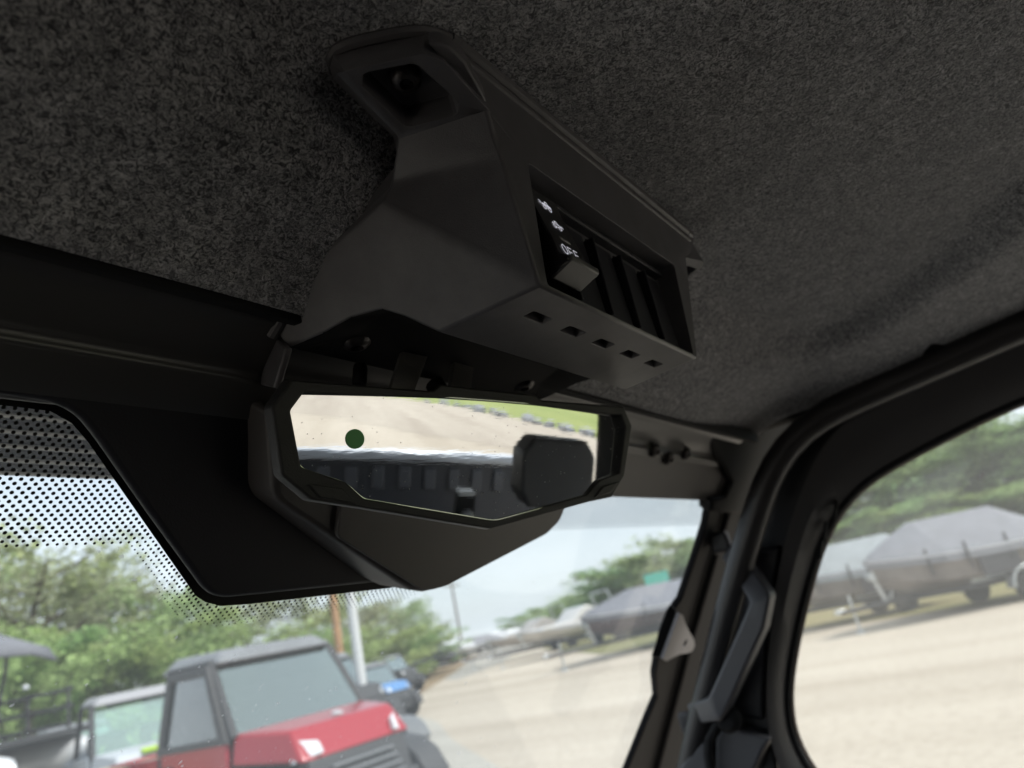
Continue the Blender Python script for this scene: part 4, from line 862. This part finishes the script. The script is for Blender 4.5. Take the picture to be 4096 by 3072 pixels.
rt_ = [(2110, 2455, 95, 9, 'full'), (2230, 2400, 85, 10, 'full'), (2330, 2375, 75, 10, 'full'), (2450, 2310, 66, 11, 'pale'), (2560, 2235, 62, 12, 'full'), (2680, 2190, 60, 13, 'full'), (2800, 2110, 56, 13, 'pale'), (2950, 2080, 56, 13, 'full')]
for i, (px, top, D, wd, k) in enumerate(rt_): plant_tree(px, top, D, wd, k, 'leafy tree, %s from the left in the row behind the stored boats' % ORD[i], 'trees behind the stored boats', i)
dt_ = [(3250, 1930, 62, 12, 'pale'), (3400, 1960, 66, 12, 'pale'), (3520, 1900, 64, 13, 'full'), (3650, 1820, 64, 13, 'pale'), (3780, 1780, 62, 13, 'full'), (3900, 1690, 66, 13, 'pale'), (4020, 1640, 62, 14, 'full'), (4150, 1620, 64, 13, 'pale'), (4300, 1600, 62, 13, 'full')]
for i, (px, top, D, wd, k) in enumerate(dt_): plant_tree(px, top, D, wd, k, 'leafy tree, %s from the left behind the road beyond the door window' % ORD[i], 'trees beyond the door window', i, .2)
db_ = [(3350, 2070, 58, 8), (3480, 2040, 57, 8), (3620, 2010, 58, 8), (3760, 1990, 57, 8), (3880, 1960, 58, 8), (4010, 1950, 57, 8), (4150, 1940, 58, 9)]
for i, (px, top, D, wd) in enumerate(db_): plant_tree(px, top, D, wd, 'bush', 'green bush, %s from the left on the bank beyond the door window' % ORD[i], 'bushes beyond the door window', i, .1)
# poles
def pole(name, px, top, D, r, ma, label, cat):
    t = thing(name, label, cat, gnd(px, D)); h = far(px, top, D).z-GZ; MB().tube([(0, 0, 0), (0, 0, h*.5), (0, 0, h)], [r, r*.92, r*.8], 14).build('shaft', ma, t, smooth=True); return t, h
t, h = pole('utility_pole', 1365, 1500, 22, .12, mat('weathered_wood', (.40, .24, .13), .9, var=.25, vscale=6), 'brown wooden utility pole behind the red vehicle', 'pole')
MB().box((0, 0, h-.5), (2.2, .12, .12)).build('crossarm', MATS['weathered_wood'], t)
t, h = pole('light_pole', 1435, 1500, 17, .115, mat('galvanised_pole', (.62, .64, .66), .5), 'white metal light pole beside the wooden pole', 'pole')
MB().lathe([(.2, 0), (.2, .03), (.13, .05), (.13, .12)], (0, 0, 0), (0, 0, 1), 16).build('base', MATS['galvanised_pole'], t)
t, h = pole('utility_pole', 1845, 2310, 75, .14, mat('grey_wood_pole', (.22, .20, .18), .9), 'distant grey utility pole beside the curving track', 'pole')
MB().box((0, 0, h-.6), (2.4, .12, .14)).build('crossarm', MATS['grey_wood_pole'], t)

# ------------------------------------------------------------------ vehicles
M_TYRE = mat('tyre_rubber', (.018, .018, .018), .85, bump=.3, bscale=40); M_RIM = mat('rim_metal', (.25, .25, .26), .4, metal=.5)
M_BLKP = mat('black_vehicle_plastic', (.045, .046, .050), .5); M_ROOFP = mat('grey_roof_plastic', (.20, .21, .225), .5, var=.1, vscale=5)
M_VGL = glass('vehicle_glass', (.78, .90, .86), 13., body=(.88, 1, .95)); M_VGL2 = glass('vehicle_side_glass', (.62, .80, .76), 4.); M_LAMP = mat('lamp_lens', (.75, .78, .82), .15, coat=.5); M_SEATV = mat('vehicle_seat', (.07, .07, .075), .7)
def wheel(t, x, y, r, wd):
    wl_ = bpy.data.objects.new('wheel', None); COL.objects.link(wl_); wl_.parent = t; wl_.location = (x, y, r)
    MB().lathe([(r*.62, -wd/2), (r*.92, -wd/2), (r, -wd*.32), (r, wd*.32), (r*.92, wd/2), (r*.62, wd/2)], (0, 0, 0), (0, 1, 0), 26).build('tyre', M_TYRE, wl_, smooth=True)
    MB().lathe([(r*.60, -wd*.42), (r*.64, -wd*.5), (r*.5, -wd*.3), (r*.2, -wd*.38), (r*.2, wd*.38), (r*.5, wd*.3), (r*.64, wd*.5), (r*.60, wd*.42)], (0, 0, 0), (0, 1, 0), 20).build('rim', M_RIM, wl_, smooth=True)
def utv(label, loc_, rz, paint, accent=None, cab=True, roofm=None, scale=1., seats=None, group='parked utility vehicles'):
    """side by side utility vehicle; local x forward, y left"""
    t = thing('utility_vehicle', label, 'utility vehicle', loc_, rz, group); t.scale = (scale,)*3
    W = .74; roofm = roofm or M_ROOFP; accent = accent or paint
    for x in (1.02, -.98):
        for s in (-1, 1): wheel(t, x, s*.66, .34, .25)
    MB().prism([(a, -W+.08, b) for a, b in [(-1.35, .48), (-1.35, .72), (-.5, .62), (.45, .60), (1.35, .62), (1.42, .45), (1.2, .33), (-1.2, .33)]], (0, 2*W-.16, 0)).build('chassis', M_BLKP, t, bevel=.03)
    # hood: tapering towards the front
    hv = [(.50, -.70, 1.22), (.50, .70, 1.22), (1.08, .54, 1.17), (1.08, -.54, 1.17), (.50, -.74, .98), (.50, .74, .98), (1.26, .58, .92), (1.26, -.58, .92), (.74, -.36, 1.225), (.74, .36, 1.225)]
    MB().add(hv, [(0, 8, 9, 1), (8, 3, 2, 9), (0, 3, 8), (1, 9, 2), (0, 4, 7, 3), (1, 2, 6, 5), (3, 7, 6, 2), (4, 5, 6, 7), (0, 1, 5, 4)]).build('hood', paint, t, bevel=.03, seg=3, angle=12)
    MB().prism([(1.24, -.52, .93), (1.24, .52, .93), (1.34, .50, .58), (1.34, -.50, .58)], (-.12, 0, 0)).build('grille', M_BLKP, t, bevel=.02)
    for k in range(4): MB().box((1.325-.012*k, 0, .64+.065*k), (.05, .8-.05*k, .018)).build('grille_bar', M_ROOFP, t, bevel=.005)
    MB().tube([(1.36, -.5, .45), (1.44, -.42, .62), (1.44, .42, .62), (1.36, .5, .45)], .035, 8).build('bumper', M_BLKP, t, smooth=True)
    for s in (-1, 1):
        MB().prism([(1.10, s*.56, 1.10), (1.25, s*.40, 1.06), (1.29, s*.38, .96), (1.18, s*.60, .93)], (-.06, 0, -.01)).build('headlight', M_LAMP, t, bevel=.012)
        fd = [(.66+.36+.40*math.cos(a), .34+.44*math.sin(a)) for a in [PI*k/8 for k in range(9)]]; fd2 = [(1.02+.48*math.cos(a), .36+.50*math.sin(a)) for a in [PI*k/8 for k in range(8, -1, -1)]]
        MB().prism([(a, s*.52, b) for a, b in fd+fd2], (0, s*.28, 0)).build('fender', M_BLKP, t, bevel=.012)
        fd = [(-.98+.40*math.cos(a), .34+.44*math.sin(a)) for a in [PI*k/8 for k in range(9)]]; fd2 = [(-.98+.48*math.cos(a), .36+.50*math.sin(a)) for a in [PI*k/8 for k in range(8, -1, -1)]]
        MB().prism([(a, s*.52, b) for a, b in fd+fd2], (0, s*.28, 0)).build('fender', M_BLKP, t, bevel=.012)
        MB().tube([(.52, s*.70, 1.19), (.10, s*.63, 1.84), (-.62, s*.63, 1.85), (-.74, s*.70, 1.0)], .038, 8).build('cab_tube', M_BLKP, t, smooth=True)
        sidep = [(.46, .58), (.46, 1.22), (-.66, 1.18), (-.66, .58)]
        dl = MB().prism([(a, s*.70, b) for a, b in sidep], (0, s*.05, 0)).build('door_skin', paint, t, bevel=.02)
        MB().box((-.5, s*.76, 1.02), (.12, .02, .03)).build('handle', M_BLKP, dl)
        if cab:
            oc = [(.50, 1.16), (.13, 1.82), (-.58, 1.83), (-.70, 1.14)]; ic = [(.36, 1.22), (.09, 1.74), (-.50, 1.75), (-.58, 1.20)]
            MB().ring([(a, s*(.72 if b < 1.4 else .65), b) for a, b in oc], [(a, s*(.72 if b < 1.4 else .65), b) for a, b in ic], (0, s*.05, 0)).build('window_frame', M_BLKP, t, bevel=.01)
            MB().prism([(a, s*(.73 if b < 1.4 else .66), b) for a, b in ic], (0, s*.008, 0)).build('side_window', M_VGL2, t)
    MB().prism([(.50, -.66, 1.20), (.50, .66, 1.20), (.13, .60, 1.80), (.13, -.60, 1.80)], (.012, 0, .008)).build('windshield_pane', M_VGL, t)
    rv = [(-.80, -.66, 1.83), (-.80, .66, 1.83), (.22, .64, 1.82), (.22, -.64, 1.82), (-.70, -.54, 1.965), (-.70, .54, 1.965), (.10, .52, 1.94), (.10, -.52, 1.94)]
    rf_ = MB().add(rv, [(0, 1, 2, 3), (4, 7, 6, 5), (0, 4, 5, 1), (1, 5, 6, 2), (2, 6, 7, 3), (3, 7, 4, 0)]).build('cab_roof', roofm, t, bevel=.03, seg=3, angle=15)
    MB().box((.12, 0, 1.815), (.10, .9, .03)).build('roof_liner', M_BLKP, rf_)
    for s in (-.34, .34):
        MB().box((-.40, s, 1.15), (.14, .5, .62), Matrix.Rotation(-.15, 3, 'Y')).build('seat_back', seats or M_SEATV, t, bevel=.05, seg=3); MB().box((-.14, s, .84), (.5, .5, .14)).build('seat_base', seats or M_SEATV, t, bevel=.04)
    MB().lathe([(.16, 0), (.19, .02), (.16, .04)], (.18, -.34, 1.18), (-.9, 0, .45), 18).build('steering_wheel', M_BLKP, t, smooth=True)
    MB().prism([(.46, -.68, 1.16), (.30, -.66, 1.12), (.30, -.66, .95), (.46, -.68, .9)], (0, 1.34, 0)).build('dash', M_BLKP, t, bevel=.02)
    bd = [(-.78, -.72, .78), (-1.62, -.72, .78), (-1.62, .72, .78), (-.78, .72, .78)]
    b2 = [(-.74, -.76, 1.12), (-1.68, -.76, 1.12), (-1.68, .76, 1.12), (-.74, .76, 1.12)]
    i2 = [(-.80, -.70, 1.12), (-1.62, -.70, 1.12), (-1.62, .70, 1.12), (-.80, .70, 1.12)]; i1 = [(a*.99-.01, b*.95, .84) for a, b, c in bd]
    MB().add(bd+b2+i2+i1, [(0, 1, 2, 3)]+[(i, (i+1) % 4, 4+(i+1) % 4, 4+i) for i in range(4)]+[(4+i, 4+(i+1) % 4, 8+(i+1) % 4, 8+i) for i in range(4)]+[(8+i, 8+(i+1) % 4, 12+(i+1) % 4, 12+i) for i in range(4)]+[(15, 14, 13, 12)]).build('cargo_box', accent, t, bevel=.015)
    return t
M_RED = mat('red_paint', (.36, .010, .024), .3, coat=.4); M_LIME = mat('lime_paint', (.42, .62, .03), .4); M_PALE = mat('pale_grey_paint', (.50, .53, .57), .35)
M_PURP = mat('purple_paint', (.05, .03, .22), .4); M_ORNG = mat('orange_paint', (.75, .10, .03), .45); M_BLUE = mat('blue_paint', (.10, .25, .52), .4); M_SILV = mat('silver_hull', (.72, .73, .75), .35, metal=.3)
red = utv('red utility vehicle with grey roof and closed cab, parked nearest in front', (4.80, 6.76, GZ), -PI/2-.04, M_RED, scale=1.05)
for k in range(5): MB().box((-1.0-.14*k, -.79, .98), (.10, .05, .16)).build('box_rib', M_RED, red, bevel=.02)
bd_ = MB().lathe([(.05, 0), (.05, .012), (.035, .018)], (1.0, 0, 1.20), (.2, 0, 1), 20).build('hood_badge', mat('silver_badge', (.75, .72, .74), .3, metal=.5), red)
g = gnd(560, 12.5); ut2 = utv('pale grey utility vehicle with lime trim left of the red one', (g.x, g.y, GZ), -PI/2-.25, M_PALE, M_PALE, cab=False, roofm=mat('light_grey_roof', (.34, .34, .36), .5), seats=M_BLKP)
MB().box((1.10, 0, 1.165), (.16, .5, .03), Matrix.Rotation(.2, 3, 'Y')).build('hood_stripe', M_LIME, ut2, bevel=.01)
for s in (-.34, .34): MB().box((-.325, s, 1.1), (.02, .22, .4), Matrix.Rotation(-.15, 3, 'Y')).build('seat_stripe', M_LIME, ut2, bevel=.006)
g = gnd(300, 17); ut3 = utv('small dark utility vehicle with purple hood and orange patch', (g.x, g.y, GZ), -PI/2-.2, M_PURP, M_BLKP, cab=False, scale=.86)
MB().box((1.0, -.3, 1.215), (.3, .4, .05), Matrix.Rotation(.2, 3, 'Y')).build('hood_patch', M_ORNG, ut3, bevel=.015)
g = gnd(1300, 17.5); utv('dark utility vehicle half hidden behind the red vehicle roof', (g.x, g.y, GZ), -PI/2, M_BLKP, cab=False)
g = gnd(1480, 22); utv('small blue utility vehicle beside the white light pole', (g.x, g.y, GZ), -PI/2, M_BLUE, M_BLKP, cab=False, scale=.8)
g = gnd(1560, 34); utv('small black utility vehicle at the far end of the row', (g.x, g.y, GZ), -PI/2, M_BLKP, cab=False, scale=.85)
# quad bike beside the red vehicle's nose
def quad(label, p, rz):
    t = thing('quad_bike', label, 'quad bike', p, rz)
    for x in (.62, -.62):
        for s in (-1, 1): wheel(t, x, s*.42, .32, .24)
    MB().prism([(a, -.16, b) for a, b in [(-.8, .5), (-.7, .82), (-.1, .80), (.05, .92), (.35, .98), (.75, .80), (.8, .5), (.3, .3), (-.4, .3)]], (0, .32, 0)).build('body', M_BLKP, t, bevel=.04, seg=3)
    for x in (.62, -.62):
        for s in (-1, 1):
            fd = [(x+.40*math.cos(a), .32+.42*math.sin(a)) for a in [PI*k/8 for k in range(1, 8)]]; f2 = [(x+.46*math.cos(a), .36+.46*math.sin(a)) for a in [PI*k/8 for k in range(7, 0, -1)]]
            MB().prism([(a, s*.16, b) for a, b in fd+f2], (0, s*.36, 0)).build('fender', mat('grey_fender', (.16, .17, .18), .35), t, bevel=.015)
    for s in (-1, 1):
        pts = [Vector((.60+.035*math.cos(k*.9), s*.24+.035*math.sin(k*.9), .48+.010*k)) for k in range(34)]
        MB().tube(pts, .010, 6).build('shock_spring', M_ORNG, t, smooth=True)
        MB().lathe([(.06, 0), (.065, .03), (.04, .05)], (.78, s*.16, .80), (1, 0, .1), 14).build('headlight', M_LAMP, t, smooth=True)
    MB().tube([(.22, -.40, 1.10), (.30, -.15, 1.06), (.30, .15, 1.06), (.22, .40, 1.10)], .018, 8).build('handlebar', M_BLKP, t, smooth=True)
    MB().box((-.28, 0, .88), (.62, .28, .12)).build('saddle', M_SEATV, t, bevel=.05, seg=3)
    for x in (.62, -.72):
        r_ = MB()
        for k in range(5): r_.tube([(x-.22+.11*k, -.38, .95), (x-.22+.11*k, .38, .95)], .012, 6)
        r_.tube([(x-.24, -.38, .95), (x+.24, -.38, .95), (x+.24, .38, .95), (x-.24, .38, .95)], .014, 6, close=True); r_.build('rack', M_BLKP, t, smooth=True)
    return t
g = gnd(1385, 11.5); quad('black quad bike with orange shock springs right of the red vehicle', (g.x, g.y, GZ), -PI/2-.1)

# ------------------------------------------------------------------ boats
M_COV = mat('grey_canvas', (.20, .205, .23), .8, var=.08, vscale=3, bump=.3, bscale=4); M_COVD = mat('dark_grey_canvas', (.17, .175, .20), .8, var=.08, vscale=3)
M_HULL = mat('brown_grey_hull', (.17, .15, .14), .4, var=.35, vscale=1.3); M_GALV = mat('galvanised_steel', (.55, .58, .60), .35, metal=.6); M_AXLE = mat('trailer_black', (.03, .03, .033), .5)  # hull's uneven tone stands in for dark reflections in the door window
def boat(label, p, rz, Lb=5.6, Wb=2.1, cover=M_COV, hull=M_HULL, stripe=None, covered=True, scale=1., peak=.62, group='stored boats', tall=0.):
    """boat on its trailer; local x towards the bow"""
    t = thing('boat', label, 'boat', p, rz, group); t.scale = (scale,)*3
    ST = [(-.5, .92, .62, 1.0), (-.25, 1.0, .58, 1.0), (.0, 1.0, .58, 1.02), (.2, .92, .62, 1.06), (.36, .66, .74, 1.12), (.46, .32, .92, 1.18), (.5, .04, 1.10, 1.22)]
    ST = [(u, wf, zk-tall*.6, zg+tall) for u, wf, zk, zg in ST]
    V = []; F = []
    for (u, wf, zk, zg) in ST:
        x = u*Lb; w_ = Wb/2*wf; V += [(x, -w_, zg), (x, -w_*.86, zk+.22), (x, 0, zk), (x, w_*.86, zk+.22), (x, w_, zg)]
    for i in range(len(ST)-1):
        for j in range(4): F.append((i*5+j, i*5+j+1, i*5+6+j, i*5+5+j))
    F += [(4, 3, 2, 1, 0)]; F += [(i*5, i*5+5, i*5+9, i*5+4) for i in range(len(ST)-1)]
    MB().add(V, F).build('hull', hull, t, smooth=False, bevel=.02)
    V = [];
    for (u, wf, zk, zg) in ST: x = u*Lb*1.01; w_ = Wb/2*wf+.03; V += [(x, -w_, zg-.03), (x, -w_, zg+.035), (x, w_, zg+.035), (x, w_, zg-.03)]
    F = [(i*4+a, i*4+b, i*4+4+b, i*4+4+a) for i in range(len(ST)-1) for a, b in ((0, 1), (2, 3))]
    MB().add(V, F).build('rub_rail', mat('rub_rail', (.45, .46, .5), .5), t, solid=.03)
    if covered:
        V = []; F = []; n = len(ST)
        PK = [.30, peak*1.02, peak, peak*.96, peak*.55, .2, .04]
        for (u, wf, zk, zg), ph in zip(ST, PK):
            x = u*Lb; w_ = Wb/2*wf+.02; V += [(x, -w_*1.02, zg-.16), (x, -w_, zg+.05), (x, -w_*.60, zg+ph*.52), (x, -w_*.10, zg+ph), (x, w_*.10, zg+ph), (x, w_*.60, zg+ph*.52), (x, w_, zg+.05), (x, w_*1.02, zg-.16)]
        for i in range(n-1):
            for j in range(7): F.append((i*8+j, i*8+j+1, i*8+9+j, i*8+8+j))
        F += [tuple(range(7, -1, -1)), tuple((n-1)*8+j for j in range(8))]
        MB().add(V, F).build('boat_cover', cover, t, bevel=.03, seg=2, angle=15)
        for u in (-.3, .05, .25): MB().tube([(u*Lb, -Wb/2*.98, 1.0), (u*Lb, -Wb/2*.7, .62)], .018, 5).build('tie_strap', M_AXLE, t)
    else:
        MB().prism([(a*Lb, -Wb*.40, b) for a, b in [(-.46, 1.0), (-.46, 1.28), (-.1, 1.34), (.02, 1.75), (.06, 1.75), (.16, 1.25), (.36, 1.22), (.40, 1.1)]], (0, Wb*.8, 0)).build('superstructure', hull, t, bevel=.06, seg=3)
        MB().prism([(a*Lb, -Wb*.38, b) for a, b in [(.06, 1.3), (.03, 1.78), (.045, 1.78), (.12, 1.3)]], (0, Wb*.76, 0)).build('screen', M_VGL, t)
        MB().tube([(-.2*Lb, -.8, 1.2), (-.16*Lb, -.75, 2.2), (-.16*Lb, .75, 2.2), (-.2*Lb, .8, 1.2)], .035, 8).build('tower', M_GALV, t, smooth=True)
    if stripe: MB().prism([(-.48*Lb, -Wb*.5, .88), (.15*Lb, -Wb*.487, .92), (.15*Lb, -Wb*.487, .98), (-.48*Lb, -Wb*.5, .98)], (0, .03, 0)).build('hull_stripe', stripe, t)
    if tall:
        MB().box((-.53*Lb, 0, 1.25+tall*.4), (.42, .5, .75)).build('outboard_motor', M_AXLE, t, bevel=.08, seg=3); MB().box((-.545*Lb, 0, .72), (.16, .12, .7)).build('motor_leg', M_AXLE, t, bevel=.03)
        for u in (-.34, -.12, .1, .28):
            for s in (-1, 1): MB().box((u*Lb, s*(Wb/2*(1. if u < .2 else .80)+.02), 1.02+tall*.7), (.05, .02, .36+tall)).build('tie_strap', M_AXLE, t)
        for s in (-1, 1): MB().box((-.05*Lb, s*Wb*.50, .78+tall*.5), (.9, .03, .5)).build('hull_panel', mat('dark_hull_panel', (.05, .05, .058), .4), t, bevel=.01)
    # trailer
    for s in (-1, 1): MB().tube([(-.52*Lb, s*.7, .48), (.1*Lb, s*.7, .48), (.42*Lb, 0.08*s, .50), (.72*Lb, .03*s, .50)], .05, 8).build('trailer_rail', M_AXLE, t, smooth=True)
    for s in (-1, 1):
        MB().box((-.18*Lb, s*.55, .60), (.5*Lb, .10, .12)).build('bunk', M_GALV, t, bevel=.01)
        wheel(t, -.16*Lb, s*(Wb/2-.12), .30, .2)
        fd = [(-.16*Lb+.36*math.cos(a), .30+.38*math.sin(a)) for a in [PI*k/8 for k in range(9)]]; f2 = [(-.16*Lb+.41*math.cos(a), .30+.43*math.sin(a)) for a in [PI*k/8 for k in range(8, -1, -1)]]
        MB().prism([(a, s*(Wb/2-.24), b) for a, b in fd+f2], (0, s*.26, 0)).build('trailer_fender', M_GALV, t, bevel=.01)
    MB().tube([(.46*Lb, 0, .5), (.49*Lb, 0, 1.1)], .05, 8).build('winch_post', M_GALV, t, smooth=True)
    MB().lathe([(.11, -.1), (.11, -.06), (.06, -.05), (.06, .05), (.11, .06), (.11, .1)], (.49*Lb, 0, 1.1), (0, 1, 0), 14).build('winch', M_GALV, t, smooth=True)
    MB().tube([(.64*Lb, -.07, .02), (.64*Lb, -.07, .82)], .032, 8).build('jack', M_GALV, t, smooth=True); MB().lathe([(.12, 0), (.12, .03), (.03, .05)], (.64*Lb, -.07, 0), (0, 0, 1), 12).build('jack_foot', M_GALV, t)
    MB().box((.72*Lb, 0, .52), (.22, .11, .10)).build('coupler', M_GALV, t, bevel=.02)
    return t
def bplace(px, D): g = gnd(px, D); return (g.x, g.y, GZ)
vz = math.atan2(-CF.x, -CF.y)
boat('covered boat with light grey canvas, the nearer beyond the door window', bplace(3795, 19.5), math.radians(128), Lb=4.3, Wb=2.0, peak=.85, tall=.2)
boat('covered boat with pale grey canvas, left one beyond the door window', bplace(3385, 22), math.radians(122), Lb=4.5, Wb=2.0, cover=mat('pale_grey_canvas', (.26, .285, .30), .8, var=.08, vscale=3), peak=.8, tall=.2)
boat('boat under a dark grey sloping cover seen through the windshield', bplace(2660, 29), math.radians(160), Lb=7.5, Wb=2.6, cover=M_COVD, hull=mat('dark_maroon_hull', (.085, .06, .066), .4), scale=1.12, peak=.75, tall=.15)
boat('open white boat with silver tower on the verge', bplace(2330, 38), math.radians(150), Lb=6.5, Wb=2.3, hull=mat('white_hull', (.62, .60, .58), .3), stripe=M_RED, covered=False, scale=1.15)
boat('open brown and white boat beside the track, left of the white boat', bplace(2165, 44), math.radians(150), Lb=6.5, Wb=2.3, hull=mat('tan_hull', (.40, .37, .35), .4), covered=False, scale=1.1)
for i, (px, D, c) in enumerate([(1690, 62, 0), (1745, 66, 1), (1790, 70, 0), (1905, 78, 0), (1950, 84, 1), (2000, 90, 0), (2050, 88, 1)]):
    boat('small distant white boat, %s from the left along the horizon' % ORD[i], bplace(px, D), math.radians(140+10*i), Lb=6., Wb=2.3, hull=mat('far_white_hull', (.68, .69, .72), .4), cover=mat('far_white_cover', (.66, .67, .70), .7) if c else M_COV, covered=True, scale=1.05, group='distant boats')
for i, (px, D) in enumerate([(1600, 45), (1640, 52)]):
    boat('distant boat under a black cover, %s from the left by the dirt verge' % ORD[i], bplace(px, D), math.radians(150), Lb=6., Wb=2.2, hull=M_AXLE, cover=mat('black_canvas', (.05, .052, .06), .8), group='distant boats')
# pontoon boat at the left edge
pt = thing('pontoon_boat', 'pontoon boat with silver float and black rails at the left edge', 'boat', bplace(-600, 15), -PI/2+.55)
for s in (-1, 1):
    MB().lathe([(.02, -3.2), (.28, -3.1), (.30, -2.9), (.30, 2.3), (.26, 2.7), (.14, 3.05), (.02, 3.15)], (0, s*.85, 1.22), (1, 0, .02), 22).build('float', M_SILV, pt, smooth=True)
MB().box((-.1, 0, 1.58), (6.0, 2.4, .10)).build('deck', M_BLKP, pt, bevel=.02)
for s in (-1, 1):
    for z in (1.7, 1.95, 2.2): MB().tube([(-3, s*1.15, z), (2.4, s*1.15, z), (2.8, s*.7, z)], .03, 6).build('rail', M_BLKP, pt, smooth=True)
    for k in range(9): MB().tube([(-3+.68*k, s*1.15, 1.6), (-3+.68*k, s*1.15, 2.22)], .025, 6).build('rail_post', M_BLKP, pt)
    MB().tube([(1.2, s*1.1, 1.65), (1.4, s*1.1, 2.6), (1.5, s*1.05, 3.15)], .03, 6).build('canopy_pole', M_BLKP, pt); MB().tube([(-.6, s*1.1, 1.65), (.2, s*1.05, 3.2)], .03, 6).build('canopy_pole', M_BLKP, pt)
V = []; F = []
for i, (x, z) in enumerate([(-.8, 3.0), (-.4, 3.22), (.6, 3.32), (1.6, 3.24), (2.1, 3.02), (2.25, 2.8)]): V += [(x, -1.15, z-.12), (x, -.6, z), (x, .6, z), (x, 1.15, z-.12)]
F = [(i*4+j, i*4+j+1, i*4+5+j, i*4+4+j) for i in range(5) for j in range(3)]; MB().add(V, F).build('canopy', M_COVD, pt, smooth=True, solid=.04)
for x in (1.4, 2.0): MB().box((x, -.6, 1.95), (.5, .5, .5)).build('bench', mat('pontoon_seat', (.20, .20, .22), .6), pt, bevel=.08, seg=3)
MB().box((.9, .5, 2.1), (.5, .6, .9)).build('helm', M_BLKP, pt, bevel=.06); MB().lathe([(.04, 0), (.05, .03), (.02, .06)], (2.3, .4, 2.3), (0, 0, 1), 14).build('rail_lamp', M_LAMP, pt, smooth=True)
for x in (-2, 0, 2): MB().box((x, 0, .5), (.2, 2.2, .8)).build('blocking', M_AXLE, pt, bevel=.02)
# timber crate in front of it
g = gnd(330, 9.2); cr_ = thing('timber_crate', 'pale timber crate at the bottom left beside the red vehicle', 'crate', (g.x, g.y, GZ), .5); M_TIM = mat('pale_timber', (.48, .39, .27), .8, var=.2, vscale=7)
for z in (.14, .36, .58, .80, 1.02):
    for s in (-1, 1): MB().box((0, s*.40, z), (1.25, .03, .19)).build('board', M_TIM, cr_, bevel=.006); MB().box((s*.61, 0, z), (.03, .77, .19)).build('board', M_TIM, cr_, bevel=.006)
for k in range(5): MB().box((0, -.34+.17*k, 1.135), (1.25, .155, .03)).build('lid_board', M_TIM, cr_, bevel=.005)
# teal sign, small posts
g = gnd(2645, 47); sg_ = thing('sign', 'small teal sign on a post above the dark covered boat', 'sign', (g.x, g.y, GZ), -math.atan2(g.x, g.y)); hgt = far(2645, 2312, 47).z-GZ
MB().tube([(0, 0, 0), (0, 0, hgt)], .05, 8).build('post', M_GALV, sg_); MB().box((0, -.08, hgt), (1.5, .05, .75)).build('panel', mat('teal_sign', (.05, .50, .40), .5), sg_, bevel=.02)
